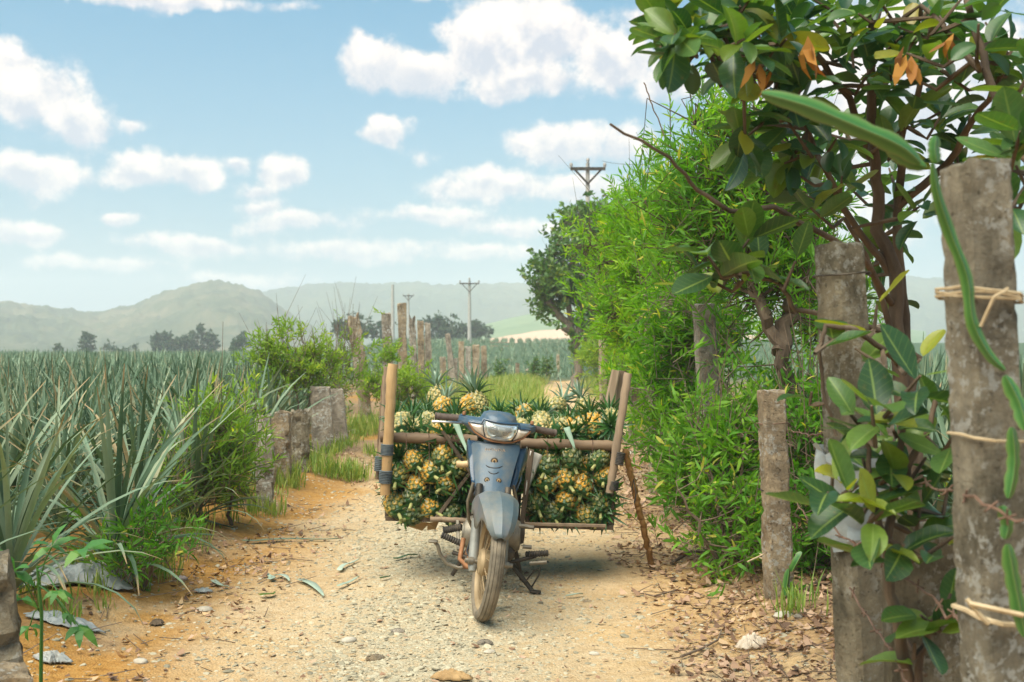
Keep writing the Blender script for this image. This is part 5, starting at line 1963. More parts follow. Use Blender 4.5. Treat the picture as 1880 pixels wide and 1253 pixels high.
for (zc, w) in ((.712, .043), (.684, .027)):
    v_ = MB()
    up, lo = [], []
    for k in range(11):
        s = -1 + 2 * k / 10
        x = s * w
        zz = zc + .010 * s * s
        up.append((x, sy(x, zz) - .0085, zz))
        lo.append((x, sy(x, zz) - .0085, zz - .010 * (1 - s * s) - .0008))
    v_.grid([up, lo])
    part(v_, 'air_slot', 'black', shield, solid=.002)
# raised maker's lettering, worn
fc = bpy.data.curves.new('lettering', 'FONT')
fc.body = 'HONDA'
fc.align_x, fc.align_y = 'CENTER', 'CENTER'
fc.size, fc.extrude, fc.space_character = .024, .0012, 1.12
fo = bpy.data.objects.new('lettering', fc)
COL.objects.link(fo)
dg_ = bpy.context.evaluated_depsgraph_get()
fm = bpy.data.meshes.new_from_object(fo.evaluated_get(dg_))
bpy.data.objects.remove(fo)
fm.materials.clear()
fm.materials.append(M['badge'])
wmax = max(v.co.x for v in fm.vertices)
for v in fm.vertices:
    v.co = Vector((v.co.x * .052 / wmax, 0, 0)) + Vector((0, sy(v.co.x * .052 / wmax, .795) - .0075 - v.co.z, .795 + v.co.y * .95))
link('lettering', fm, shield)
# side shields and under cover
for s, mt_, zt, zb, xo in ((-1, 'paint_deep', .825, .60, .158), (1, 'paint_deep', .80, .60, .165)):
    rows = []
    for i in range(8):
        z = zt + (zb - zt) * i / 7
        k = math.sin(PI * (.12 + .76 * (i / 7))) ** .5
        xo_ = xo - .06 * (i / 7) ** 2
        rows.append([(s * .085, .285 + .42 * (z - .6), z), (s * (.11 + (xo_ - .11) * .5), .30 + .42 * (z - .6), z), (s * (xo_ - .012), .325 + .40 * (z - .6), z), (s * xo_ * (.9 + .1 * k), .37 + .40 * (z - .6), z), (s * (xo_ - .01), .47 + .3 * (z - .6), z)])
    part(MB().grid(rows), 'side_shield', mt_, smooth=50, solid=.006)
part(MB().box((0, .25, .575), (.185, .14, .05), 0, None, bev=.02), 'under_cover', 'black')
part(MB().box((0, .33, .50), (.10, .12, .18), 0, None, bev=.025), 'down_tube_cover', 'black')
for s in (-1, 1):
    part(MB().tube([(s * .10, .30, .62), (s * .125, .33, .52), (s * .12, .40, .42), (s * .09, .48, .34)], .009, 8), 'frame_tube', 'metal')
# engine
part(MB().tube([(0, .42, .33), (0, .62, .30)], [.055, .075], 20), 'cylinder', 'metal_dark')
fins = MB()
for k in range(7):
    fins.box((0, .415 + .022 * k, .33 - .002 * k), (.15, .007, .14), bev=.003)
part(fins, 'cooling_fins', 'metal')['kind'] = 'stuff'
part(MB().lathe([(-.155, 0), (-.155, .05), (-.150, .078), (-.12, .092), (-.06, .098), (.06, .098), (.12, .092), (.148, .075), (.152, .05), (.152, 0)], 30, 'x', (0, .70, .30)), 'crankcase', 'metal')
part(MB().lathe([(-.165, 0), (-.165, .045), (-.150, .056), (-.148, 0)], 26, 'x', (0, .70, .305)), 'engine_cover', 'metal')
part(MB().lathe([(.148, 0), (.150, .060), (.170, .050), (.174, .0)], 26, 'x', (0, .72, .31)), 'engine_cover', 'metal_dark')
part(MB().box((.06, .66, .215), (.13, .20, .07), bev=.02), 'oil_pan', 'metal_dark')
for k, (x, y, z) in enumerate(((.14, .60, .37), (.17, .64, .36), (.165, .66, .25))):
    part(MB().tube([(x, y, z), (x + .05, y, z)], .011, 8), 'bolt', 'metal')
part(MB().tube([(-.03, .42, .29), (-.10, .40, .22), (-.125, .46, .165), (-.13, .70, .15), (-.13, 1.1, .20), (-.13, 1.45, .26)], [.016, .016, .016, .018, .030, .034], 12), 'exhaust_pipe', 'rust')
part(MB().tube([(-.145, .50, .30), (-.155, .45, .20), (-.11, .41, .17), (-.02, .40, .19)], .013, 10), 'rust_stained_pipe', 'rust')
# foot rests, pedal, stand


def peg(a, b, r=.019, mt_='rubber_black', parent=bike):
    a, b = Vector(a), Vector(b)
    pts, rr = [], []
    n = 19
    for i in range(n):
        pts.append(a.lerp(b, i / (n - 1)))
        rr.append(r if i % 2 else r * .78)
    return part(MB().tube(pts, rr, 10), 'foot_peg', mt_, parent)


part(MB().tube([(-.21, .68, .19), (-.10, .66, .165), (.12, .66, .165), (.24, .68, .20)], .011, 10), 'footrest_bar', 'metal_dark')
peg((-.165, .66, .245), (-.275, .66, .285))
peg((.185, .68, .205), (.305, .66, .225))
peg((-.175, .78, .315), (-.275, .80, .285), .022)
part(MB().tube([(-.305, .60, .255), (-.285, .60, .235), (-.272, .61, .19), (-.235, .62, .14), (-.17, .63, .118), (-.08, .63, .135)], .010, 10), 'brake_pedal', 'metal')
part(MB().box((-.312, .60, .257), (.05, .05, .014), 0, None, bev=.005), 'pedal_pad', 'metal')
part(MB().tube([(.30, .61, .185), (.21, .62, .170)], .011, 10), 'gear_pedal', 'metal')
part(MB().tube([(.09, .72, .17), (.15, .70, .10), (.235, .67, .012)], [.016, .015, .013], 8), 'side_stand', 'metal_dark')
part(MB().box((.25, .665, .012), (.06, .05, .012), 0, None, bev=.004), 'stand_foot', 'metal_dark')
part(MB().tube([(.19, .66, .06), (.235, .66, .125), (.27, .66, .145), (.262, .665, .10), (.225, .67, .03)], .0045, 6), 'stand_spring', 'metal_dark')
part(MB().tube([(-.12, .86, .21), (-.22, .92, .02)], [.014, .012], 8), 'centre_stand_leg', 'metal_dark')
part(MB().tube([(.12, .86, .21), (.17, .92, .02)], [.014, .012], 8), 'centre_stand_leg', 'metal_dark')
# body behind: frame, seat, tail, shocks
part(MB().tube([(0, .34, .62), (0, .46, .47), (0, .70, .45), (0, .95, .58), (0, 1.25, .66)], [.04, .045, .045, .04, .035], 12), 'frame_spine', 'paint_deep')
sb = MB()
rows = []
for i in range(12):
    y = .74 + .62 * i / 11
    hw = .09 + .05 * math.sin(PI * min(1, i / 8) * .5)
    zt = .74 + .05 * (i / 11)
    rows.append([(-hw, y, zt - .09), (-hw * .98, y, zt - .02), (-hw * .7, y, zt), (0, y, zt + .008), (hw * .7, y, zt), (hw * .98, y, zt - .02), (hw, y, zt - .09)])
part(sb.grid(rows), 'seat', 'black', smooth=60, solid=.01)
rows = []
for i in range(10):
    y = .72 + .72 * i / 9
    rows.append([(-.10, y, .50 + .008 * i), (-.135, y, .60), (-.125, y, .69), (.125, y, .69), (.135, y, .60), (.10, y, .50 + .008 * i)])
part(MB().grid(rows), 'tail_body', 'paint', smooth=50, solid=.006)
for s in (-1, 1):
    part(MB().tube([(s * .06, .78, .26), (s * .09, 1.21, .277)], .017, 10), 'swing_arm', 'metal_dark')
    part(MB().tube([(s * .115, 1.20, .29), (s * .115, 1.10, .60)], .022, 10), 'shock_absorber', 'metal_dark')
part(MB().grid([[(x, 1.21 - .33 * math.cos(R(t)), .277 + .33 * math.sin(R(t))) for x in (-.07, -.05, 0, .05, .07)] for t in range(20, 200, 15)]), 'rear_fender', 'black', smooth=60, solid=.005)

# ------------------------------------------------------------------ crates of pineapples hung on both sides
YC, YB = 6.4, 7.05


def cane(pts, r, mt_, parent, origin, name='cane', knots=3, n=12, wob=.0012, seed=0):
    rg = random.Random(seed)
    pts = [Vector(p) for p in pts]
    A, B = pts[0], pts[-1]
    N = 12 * knots + 1
    pp, rr = [], []
    for i in range(N):
        t = i / (N - 1)
        pp.append(A.lerp(B, t) + Vector((rg.gauss(0, wob), rg.gauss(0, wob), rg.gauss(0, wob))))
        ph = (t * knots + .3) % 1
        rr.append(r * (1.06 if ph < .09 else .97 + .03 * math.cos(ph * 6.28)))
    return MB().tube(pp, rr, n).build(name, M[mt_], parent, origin, smooth=50)


def lashing(c, d, r, L, parent, origin, mt_='wrap', name='lashing'):
    c, d = Vector(c), Vector(d).normalized()
    pp, rr = [], []
    for i in range(25):
        pp.append(c + d * (L * (i / 24 - .5)))
        rr.append(r * (1.0 if i % 3 else .90))
    return MB().tube(pp, rr, 14).build(name, M[mt_], parent, origin, smooth=30)


def bar(pts, w, mt_, parent, origin, name='frame_bar', sq=True):
    a, b = Vector(pts[0]), Vector(pts[1])
    d, u, v = frame(b - a)
    m_ = MB()
    rg = random.Random(int(abs(a.x) * 997))
    rows = []
    for t in np.linspace(0, 1, 7):
        c = a.lerp(b, t)
        hw = w / 2 * (1 + rg.uniform(-.08, .08))
        rows.append([c + u * hw * i + v * hw * j for i, j in ((-1, -.7), (-.7, -1), (.7, -1), (1, -.7), (1, .7), (.7, 1), (-.7, 1), (-1, .7))])
    m_.grid(rows, closed=True)
    m_.add(rows[0], [tuple(range(8))])
    m_.add(rows[-1], [tuple(reversed(range(8)))])
    return m_.build(name, M[mt_], parent, origin, smooth=25)


def crate(name, label, x0, x1, zt, zb, left):
    o = Vector(((x0 + x1) / 2, (YC + YB) / 2, zb))
    root = tag(empty(name, o), label, 'crate', 'pineapple crates hung on the motorbike')
    for y in (YC, YB):
        cane([(x0 - .03, y, zt + .01), (x1 + .03, y, zt - .008)], .030 if y == YC else .026, 'bamboo_dark', root, o, 'top_cane', 2, seed=int(y * 10))
        bar([(x0, y, zb), (x1, y, zb - .012)], .026, 'plank_dark', root, o, 'bottom_bar')
        for x in (x0 + .005, x1 - .005):
            bar([(x, y + .012, zb), (x, y + .012, zt)], .022, 'plank_dark', root, o, 'corner_bar')
    for x in (x0 + .01, x1 - .01):
        bar([(x, YC, zb + .004), (x, YB, zb + .004)], .022, 'plank_dark', root, o, 'bottom_bar')
        bar([(x, YC, (zt + zb) / 2), (x, YB, (zt + zb) / 2)], .018, 'plank_dark', root, o, 'side_bar')
    for k in range(6):
        y = YC + .05 + (YB - YC - .1) * k / 5
        bar([(x0, y, zb - .004), (x1, y, zb - .012)], .03, 'plank', root, o, 'floor_slat')
    for k in range(3):
        x = x0 + (x1 - x0) * (.24 + .26 * k)
        w_ = MB().tube([(x, YC - .028, zt + .03), (x + .004, YC - .018, (zt + zb) / 2), (x, YC - .014, zb - .012)], .0022, 5)
        w_.build('wire', M['wire'], root, o)
    return root, o


LX0, LX1 = P(708, 0, YC).x, P(868, 0, YC).x
RX0, RX1 = P(966, 0, YC).x, P(1126, 0, YC).x
LZT, LZB, RZT, RZB = P(0, 806, YC).z, P(0, 952, YC).z, P(0, 817, YC).z, P(0, 965, YC).z
lc, lo_ = crate('pineapple_crate', 'bamboo framed crate packed with pineapples left of the motorbike', LX0, LX1, LZT, LZB, True)
rc, ro_ = crate('pineapple_crate', 'bamboo framed crate packed with pineapples right of the motorbike with a white sack edge', RX0, RX1, RZT, RZB, False)
# left crate: upright canes and lashings
cane([P(707, 908, 6.33), P(721, 669, 6.33)], .030, 'bamboo', lc, lo_, 'upright_cane', 2, seed=1)
cane([P(700, 860, 7.0), P(711, 674, 7.0)], .022, 'plank', lc, lo_, 'upright_cane', 2, seed=2)
cane([P(693, 880, 7.05), P(706, 690, 7.05)], .016, 'bamboo_dark', lc, lo_, 'upright_cane', 2, seed=3)
dl = P(721, 669, 6.33) - P(707, 908, 6.33)
lashing(P(711, 826, 6.33), dl, .037, .062, lc, lo_)
lashing(P(708, 876, 6.33), dl, .038, .072, lc, lo_)
lashing(P(697, 852, 7.0), dl, .033, .09, lc, lo_)
bar([P(812, 792, 6.36), P(872, 880, 6.36)], .020, 'plank_dark', lc, lo_, 'diagonal_brace')
bar([P(800, 952, 6.36), P(862, 870, 6.36)], .020, 'plank_dark', lc, lo_, 'diagonal_brace')
cane([P(838, 853, 6.15), P(905, 851, 6.15)], .019, 'bamboo', lc, lo_, 'stub_cane', 1, seed=9)
cane([P(790, 953, 6.30), P(868, 957, 6.30)], .015, 'plank', lc, lo_, 'carrier_bar', 1, seed=10)
bar([P(840, 956, 6.28), P(842, 1010, 6.2)], .018, 'metal', lc, lo_, 'bracket')
for k, pts in enumerate([[(735, 955), (790, 960), (775, 975), (752, 968)], [(785, 960), (806, 958), (800, 972), (784, 974)]]):
    m_ = MB()
    for dy in (0, .02):
        m_.add([P(a, b, 6.45 + dy + j * .02) for j, (a, b) in enumerate(pts)], [(0, 1, 2, 3)])
    m_.build('cardboard_scrap', M['cardboard'], lc, lo_, smooth=0)
# right crate: split planks and cane, white sack
m_ = MB()
cane([P(1119, 905, 6.33), P(1153, 686, 6.33)], .024, 'plank', rc, ro_, 'upright_cane', 2, seed=4)
bar([P(1108, 790, 6.95), P(1131, 680, 6.95)], .052, 'plank', rc, ro_, 'upright_plank')
bar([P(1128, 800, 7.0), P(1143, 681, 7.0)], .040, 'plank', rc, ro_, 'upright_plank')
lashing(P(1136, 842, 6.33), P(1153, 686, 6.33) - P(1119, 905, 6.33), .032, .07, rc, ro_, 'rubber_black')
lashing(P(1126, 892, 6.33), P(1153, 686, 6.33) - P(1119, 905, 6.33), .031, .05, rc, ro_, 'rubber_black')
bar([P(976, 826, 6.32), P(958, 962, 6.32)], .030, 'plank_dark', rc, ro_, 'side_plank')
bar([P(958, 962, 6.32), P(1112, 966, 6.32)], .018, 'plank', rc, ro_, 'bottom_bar')
rows = []
for i in range(9):
    t = i / 8
    a, b = P(974 - 10 * t, 828 + 80 * t, 6.30), P(996 - 30 * t, 836 + 74 * t, 6.36)
    rows.append([a.lerp(b, s) + Vector((0, .012 * math.sin(3 * s + 4 * t), 0)) for s in np.linspace(0, 1, 5)])
MB().grid(rows).build('sack_cloth', M['sack'], rc, ro_, smooth=60, solid=.003)
m_ = MB()
for dy in (0, .02):
    m_.add([P(1060, 966, 6.5 + dy), P(1095, 968, 6.5 + dy), P(1110, 974, 6.45 + dy), P(1085, 974, 6.42 + dy)], [(0, 1, 2, 3)])
m_.build('cardboard_scrap', M['cardboard'], rc, ro_, smooth=0)
# plank bridging the seat between the crates
tag(bar([(LX0 - .02, 6.75, LZT + .005), (RX1 + .02, 6.75, RZT + .005)], .04, 'plank_dark', None, (0, 6.75, LZT), 'cross_bar'), 'dark bar laid across both crates under the top layer of pineapples', 'bar')
# prop pole
pb = G(1199, 1043)
pt = P(1148, 826, 6.36)
pb.z = hz(pb.x, pb.y) - .01
o = cane([pb, pb.lerp(pt, .5) + Vector((-.012, 0, 0)), pt], .0185, 'bamboo_brown', None, pb, 'prop_pole', 5, wob=.003, seed=5)
tag(o, 'slanting brown bamboo prop holding up the right crate', 'pole')
o = MB().tube([P(1160, 900, 6.36), P(1163, 880, 6.35), P(1168, 905, 6.35), P(1165, 925, 6.36)], .004, 5).build('strap_end', M['rubber_black'], rc, ro_)


# ------------------------------------------------------------------ pineapples
def fruit_mesh(seed, palette):
    """fruit along +z: stalk end at z=0, crown end at z=.15; eyes are separate knobs with a bract spike"""
    rg = random.Random(seed)
    m_ = MB()
    Lf, Rf = .150, .058

    def rad(t):
        return Rf * (max(0, math.sin(PI * (.10 + .82 * t))) ** .55)
    m_.lathe([(0, 0)] + [(Lf * t, rad(t) * .93) for t in np.linspace(.02, .98, 8)] + [(Lf, 0)], 14, 'z', (0, 0, 0), 1, None, .3)
    N = 54
    for k in range(N):
        t = .04 + .93 * (k + .5) / N
        a = k * 2.39996
        r = rad(t)
        rz = (rad(min(1, t + .03)) - rad(max(0, t - .03))) / (.06 * Lf)
        nrm = Vector((math.cos(a), math.sin(a), -rz)).normalized()
        c = Vector((r * .93 * math.cos(a), r * .93 * math.sin(a), Lf * t))
        tx = Vector((-math.sin(a), math.cos(a), 0))
        tz = nrm.cross(tx) * -1
        if tz.z < 0:
            tz = -tz
        s = .0172 * (.75 + .35 * math.sin(PI * t))
        hgt = .0065
        ring = [c + tx * s * math.cos(q) + tz * s * math.sin(q) for q in np.linspace(0, 2 * PI, 7)[:-1]]
        ring2 = [c + nrm * hgt + tx * s * .62 * math.cos(q) + tz * s * .62 * math.sin(q) for q in np.linspace(0, 2 * PI, 7)[:-1]]
        tip = c + nrm * (hgt + .001)
        fs = [(i, (i + 1) % 6, 6 + (i + 1) % 6, 6 + i) for i in range(6)] + [(6 + i, 6 + (i + 1) % 6, 12) for i in range(6)]
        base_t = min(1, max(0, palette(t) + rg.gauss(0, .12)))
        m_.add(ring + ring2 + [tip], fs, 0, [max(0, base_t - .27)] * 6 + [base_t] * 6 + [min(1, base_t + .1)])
        w = s * .45
        q0 = c + nrm * hgt * .8 - tz * s * .5
        m_.add([q0 - tx * w, q0 + tx * w, q0 + tz * s * 1.9 + nrm * .010], [(0, 1, 2)], 2, rg.random())
    return m_


fm_ = MT('pineapple_skin')
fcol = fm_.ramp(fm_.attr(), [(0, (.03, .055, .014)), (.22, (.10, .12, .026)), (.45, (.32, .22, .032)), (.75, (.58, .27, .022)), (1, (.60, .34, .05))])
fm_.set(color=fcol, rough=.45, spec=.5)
fm_.bump(fm_.noise(fm_.coords(), 120, 4), .3, .003)
M['fruit'] = fm_.m
fp = MT('pale_pineapple_skin')
pc = fp.ramp(fp.attr(), [(0, (.10, .12, .05)), (.3, (.17, .18, .06)), (.6, (.40, .31, .10)), (.85, (.52, .40, .19)), (1, (.58, .33, .06))])
fp.set(color=pc, rough=.5, spec=.4)
M['fruit_pale'] = fp.m
M['bract'] = leafmat('bract', [(0, (.08, .12, .04)), (.5, (.20, .22, .10)), (1, (.42, .40, .26))], .2, .6)
FR = []
for s, (pal, key) in enumerate([(lambda t: .42 + .5 * t, 'fruit'), (lambda t: .56 + .32 * t, 'fruit'), (lambda t: .26 + .5 * t, 'fruit'), (lambda t: .12 + .32 * t, 'fruit'), (lambda t: .62, 'fruit_pale'), (lambda t: .78 - .2 * t, 'fruit_pale')]):
    m_ = fruit_mesh(40 + s, pal)
    o = m_.build('fruit', [M[key], M['crown'], M['bract']], None, smooth=25)
    FR.append(o.data)
    bpy.data.objects.remove(o)


def crown_mesh(seed, n, Lm, mat_, spread=1.0):
    rg = np.random.default_rng(seed)
    it = []
    for k in range(n):
        f = (k + .5) / n
        tilt = 4 + 84 * f ** 1.1 * spread + rg.normal() * 6
        L = Lm * (.55 + .6 * math.sin(PI * (.15 + .7 * f))) * (.85 + .3 * rg.random())
        v, q = strap(L, .019 * (.8 + .4 * rg.random()) * (Lm / .12) ** .5, tilt, 8 + 30 * f + rg.normal() * 10, 4, .28)
        v = rotz(v, k * 2.39996)
        v[:, 2] += .012 * (1 - f)
        it.append((v, q, min(1, max(0, .15 + .6 * rg.random() + (.25 if f < .2 else 0)))))
    return raw_mesh('crown', *merge(it), smooth=True, mats=[M[mat_]])


CR = [crown_mesh(s, 30, .115, 'crown', .95) for s in range(4)] + [crown_mesh(9, 22, .15, 'crown_pale', .7), crown_mesh(10, 22, .14, 'crown_pale', .8)]
# stalk end: a cut stub with a few drooping slip leaves
SK, SL = [], []
for s in range(4):
    rg = np.random.default_rng(60 + s)
    m_ = MB()
    m_.tube([(0, 0, .012), (rg.normal() * .004, rg.normal() * .004, -.035 - .02 * rg.random())], [.0095, .009], 10)
    o = m_.build('stalk', M['stub'], smooth=40)
    SK.append(o.data)
    bpy.data.objects.remove(o)
    it = []
    for k in range(4 + s):
        v, q = strap(.05 + .06 * rg.random(), .020, 95 + rg.normal() * 18, -30 + rg.normal() * 25, 4, .2)
        it.append((rotz(v, k * 2.4 + rg.normal() * .4), q, .45 + .5 * rg.random()))
    SL.append(raw_mesh('slip_leaves', *merge(it), smooth=True, mats=[M['crown_pale'] if s == 3 else M['crown']]))
rp = random.Random(77)
COUNT = {}


def pineapple(c, axis, fk, ck, label, group, scale=1.0, cs=.85):
    """c: centre of the fruit; axis: direction from stalk end to crown"""
    d = Vector(axis).normalized()
    q = d.to_track_quat('Z', 'Y')
    o = empty('pineapple', Vector(c) - d * .075 * scale)
    o.rotation_mode = 'QUATERNION'
    o.rotation_quaternion = q @ Matrix.Rotation(rp.random() * 6.28, 4, 'Z').to_quaternion()
    o.scale = (scale,) * 3
    tag(o, label, 'pineapple', group)
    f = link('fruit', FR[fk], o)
    cr_ = link('crown', CR[ck], o, (0, 0, .145))
    cr_.scale = (cs,) * 3
    cr_.rotation_euler = (0, 0, rp.random() * 6)
    i = rp.randrange(4)
    link('stalk', SK[i], o)
    sl_ = link('slip_leaves', SL[rp.randrange(3) if ck < 4 else 3], o)
    sl_['kind'] = 'stuff'
    return o


def z1(x, y):
    return 660 + x / 2.41, 640 + y / 2.41


ORD = ['leftmost', 'second', 'third', 'fourth', 'fifth', 'sixth', 'seventh', 'eighth', 'ninth', 'tenth', 'eleventh', 'twelfth', 'thirteenth']


def place_layer(items, side, group, Yf, rows_names, desc):
    """items: (x, y, face, fruit, crown) in zoom pixels; labels by row and order"""
    items = sorted(items, key=lambda t: t[1])
    n = len(rows_names)
    per = math.ceil(len(items) / n)
    for r in range(n):
        row = sorted(items[r * per:(r + 1) * per], key=lambda t: t[0])
        for k, (x, y, face, fk, ck) in enumerate(row):
            px, py = z1(x, y)
            Y = Yf(px, py)
            kind = {'s': 'stalk-out pineapple', 'c': 'crown-out pineapple', 't': 'pale stalk-out pineapple', 'u': 'crown-up pineapple', 'p': 'pale silvery-crowned pineapple'}[face]
            pos = ORD[k] + ('' if k == 0 else ' from left') + ' in the ' + rows_names[r]
            if face == 's':
                ax_v = (rp.gauss(0, .30), .75, abs(rp.gauss(.55, .25)))
                c = P(px, py, Y) + Vector((0, -.004, .0))
            elif face == 'c':
                ax_v = (rp.gauss(0, .2), -1, rp.gauss(0.05, .2))
                c = P(px, py, Y) + Vector((0, .118, 0))
            elif face == 't':
                fk = (0, 4, 5, 1, 4)[(k + r) % 5]
                kind = kind if fk >= 4 else 'golden stalk-out pineapple'
                ax_v = (rp.gauss(0, .3), .8, abs(rp.gauss(.6, .25)))
                c = P(px, py, Y) + Vector((0, .03, 0))
            elif face == 'u':
                ax_v = (rp.gauss(0, .25), -.75, .75 + rp.gauss(0, .15))
                c = P(px, py, Y) - Vector(ax_v).normalized() * .10 - Vector((0, 0, .03))
            else:
                ax_v = (rp.gauss(0, .15), .45, .9)
                c = P(px, py, Y)
            pineapple(c, ax_v, fk, ck, kind + ', ' + pos + ' of the ' + desc, group, (.94 if face == 's' else 1.0) + .16 * rp.random(), {'s': .80, 'c': 1.06, 't': .9, 'u': .85, 'p': 1.0}[face] * (.85 + .3 * rp.random()))


L_items = [(238, 495, 's', 0, 0), (312, 545, 's', 0, 1), (170, 555, 's', 2, 2), (370, 475, 's', 2, 0), (250, 605, 's', 1, 1), (390, 595, 's', 0, 3), (240, 650, 's', 3, 1), (160, 690, 's', 2, 2), (305, 700, 's', 1, 0), (238, 728, 's', 3, 0), (440, 520, 's', 2, 1), (405, 725, 's', 3, 2),
           (172, 478, 'c', 2, 0), (310, 455, 'c', 2, 1), (150, 625, 'c', 3, 2), (445, 590, 'c', 2, 3), (350, 640, 'c', 2, 1), (440, 670, 'c', 2, 2), (365, 690, 'c', 2, 0), (320, 620, 'c', 2, 2), (440, 455, 'c', 2, 2)]
R_items = [(840, 515, 's', 3, 0), (910, 570, 's', 1, 1), (830, 590, 's', 0, 2), (935, 478, 's', 3, 0), (1062, 488, 's', 3, 1), (1080, 560, 's', 0, 3), (985, 600, 's', 1, 1), (915, 665, 's', 0, 2), (772, 680, 's', 3, 0), (1062, 682, 's', 3, 0), (850, 722, 's', 3, 1), (1000, 735, 's', 2, 2),
           (1010, 540, 'c', 2, 0), (795, 625, 'c', 2, 1), (975, 655, 'c', 3, 2), (785, 745, 'c', 2, 3), (920, 745, 'c', 2, 0), (1085, 635, 'c', 2, 1), (780, 560, 'c', 2, 0), (1090, 735, 'c', 2, 1), (875, 470, 'c', 2, 2), ]
T_items = [(178, 335, 't', 4, 0), (300, 332, 't', 5, 1), (365, 268, 't', 5, 4), (525, 250, 'p', 4, 4), (435, 348, 't', 4, 0), (625, 268, 'u', 4, 0), (735, 296, 't', 4, 1), (812, 335, 't', 5, 2), (868, 262, 't', 4, 5), (978, 296, 'u', 4, 3), (1042, 350, 't', 4, 0), (1120, 318, 't', 5, 1),
           (240, 265, 'u', 2, 0), (302, 252, 'u', 2, 1), (440, 262, 'u', 2, 2), (345, 225, 'p', 4, 5), (362, 385, 'c', 2, 3), (812, 275, 'u', 2, 0), (880, 330, 'u', 2, 1), (925, 290, 'u', 2, 2), (992, 350, 'c', 2, 3), (1068, 300, 'u', 2, 0), (1118, 368, 'c', 2, 1), (690, 282, 'u', 2, 2), (240, 350, 'u', 3, 2), (925, 362, 'c', 2, 0), (500, 320, 'u', 2, 1), (560, 300, 'u', 4, 2), (165, 280, 'u', 2, 3), (480, 262, 't', 5, 1), (1000, 272, 'p', 5, 5), (770, 322, 'u', 5, 0)]
CRG = 'pineapples packed in the crates'
place_layer(L_items, 'left', CRG, lambda px, py: YC + .015, ['top row', 'second row', 'third row', 'bottom row'], 'left crate')
place_layer(R_items, 'right', CRG, lambda px, py: YC + .015, ['top row', 'second row', 'third row', 'bottom row'], 'right crate')
place_layer(T_items, 'top', 'pineapples heaped on top of the crates', lambda px, py: YC + .03 + np.interp(py, [735, 800], [.62, .0]), ['back row', 'middle row', 'front row'], 'top heap')
# fruit deeper in the crates, glimpsed through the gaps
for (x0, x1, zt, zb, w) in ((LX0, LX1, LZT, LZB, 'left'), (RX0, RX1, RZT, RZB, 'right')):
    for i in range(4):
        for j in range(4):
            for k in (0, 1):
                pineapple((x0 + (x1 - x0) * (i + .5) / 4 + rp.gauss(0, .01), YC + .26 + .20 * k, zb + .05 + (zt - zb - .03) * (j + .4) / 4), (rp.gauss(0, .2), -1, rp.gauss(0, .2)), 2 + (i + j) % 2, (i + j) % 4,
                          'pineapple packed deeper inside the %s crate behind the front layer' % w, 'pineapples deep in the %s crate' % w)
for i in range(11):
    for j in range(2):
        x = LX0 + .06 + (RX1 - LX0 - .12) * i / 10
        pineapple((x, 6.60 + .2 * j, LZT + .045), (rp.gauss(0, .3), 1, .1), 4 + (i + j) % 2, (i + j) % 4, 'pineapple in the bottom layer of the heap on top of the crates', 'pineapples under the top heap')
# two long leaves caught on the load
for (pts, lab) in [([P(836, 775, 6.3), P(845, 800, 6.27), P(862, 838, 6.2)], 'loose pineapple leaf hanging over the left top cane'), ([P(1040, 785, 6.35), P(1048, 805, 6.32), P(1056, 826, 6.3)], 'loose pineapple leaf hanging over the right top cane')]:
    a, b, c = [Vector(p) for p in pts]
    rows = []
    for i in range(8):
        t = i / 7
        p = a * (1 - t) ** 2 + b * 2 * t * (1 - t) + c * t * t
        w = .016 * (1 - t) ** .6 + .001
        rows.append([p - Vector((w, 0, w * .3)), p + Vector((0, .004, 0)), p + Vector((w, 0, w * .3))])
    tag(MB().grid(rows, 0, None, .6).build('loose_leaf', M['crown_pale'], origin=a, solid=.001), lab, 'leaf')
# ------------------------------------------------------------------ gravel, litter, grass
rng = np.random.default_rng(99)


def stones(n, xy, size, tint, name):
    k = 6
    ang = np.linspace(0, 2 * PI, k, endpoint=False)
    V = []
    z0 = hfun(xy[:, 0], xy[:, 1])
    rot = rng.random(n) * 2 * PI
    asp = .55 + .45 * rng.random(n)
    hgt = size * (.16 + .22 * rng.random(n))
    tx, ty = rng.normal(size=n) * .18, rng.normal(size=n) * .18
    P_ = []
    for lev, (rs, hs_) in enumerate(((1.0, -.25), (.97, .45), (.62, 1.0))):
        for a in ang:
            j = 1 + .28 * (rng.random(n) - .5)
            u, v = np.cos(a) * size * rs * j, np.sin(a) * size * rs * asp * j
            x = u * np.cos(rot) - v * np.sin(rot)
            y = u * np.sin(rot) + v * np.cos(rot)
            P_.append(np.stack([xy[:, 0] + x, xy[:, 1] + y, z0 + hgt * hs_ * (1 + .15 * rng.normal(size=n)) + x * tx + y * ty], 1))
    V = np.stack(P_, 1).reshape(-1, 3)
    T = []
    for l in range(2):
        for i in range(k):
            j = (i + 1) % k
            T += [[l * k + i, l * k + j, l * k + k + j], [l * k + i, l * k + k + j, l * k + k + i]]
    for i in range(1, k - 1):
        T.append([2 * k, 2 * k + i, 2 * k + i + 1])
    T = (np.array(T)[None] + (np.arange(n) * 3 * k)[:, None, None]).reshape(-1, 3)
    return tag(link(name, raw_mesh(name, V, T, np.repeat(tint, 3 * k), False, [M['stone']])), kind='stuff')


def sample_track(n, ymax, fn):
    out = []
    while sum(len(o) for o in out) < n:
        m_ = 40000
        y = 3.6 + (ymax - 3.6) * rng.random(m_) ** 1.7
        x = -2.4 + 4.6 * rng.random(m_)
        d = x - track_c(y)
        p = fn(x, y, d)
        out.append(np.stack([x, y], 1)[rng.random(m_) < p])
    return np.concatenate(out)[:n]


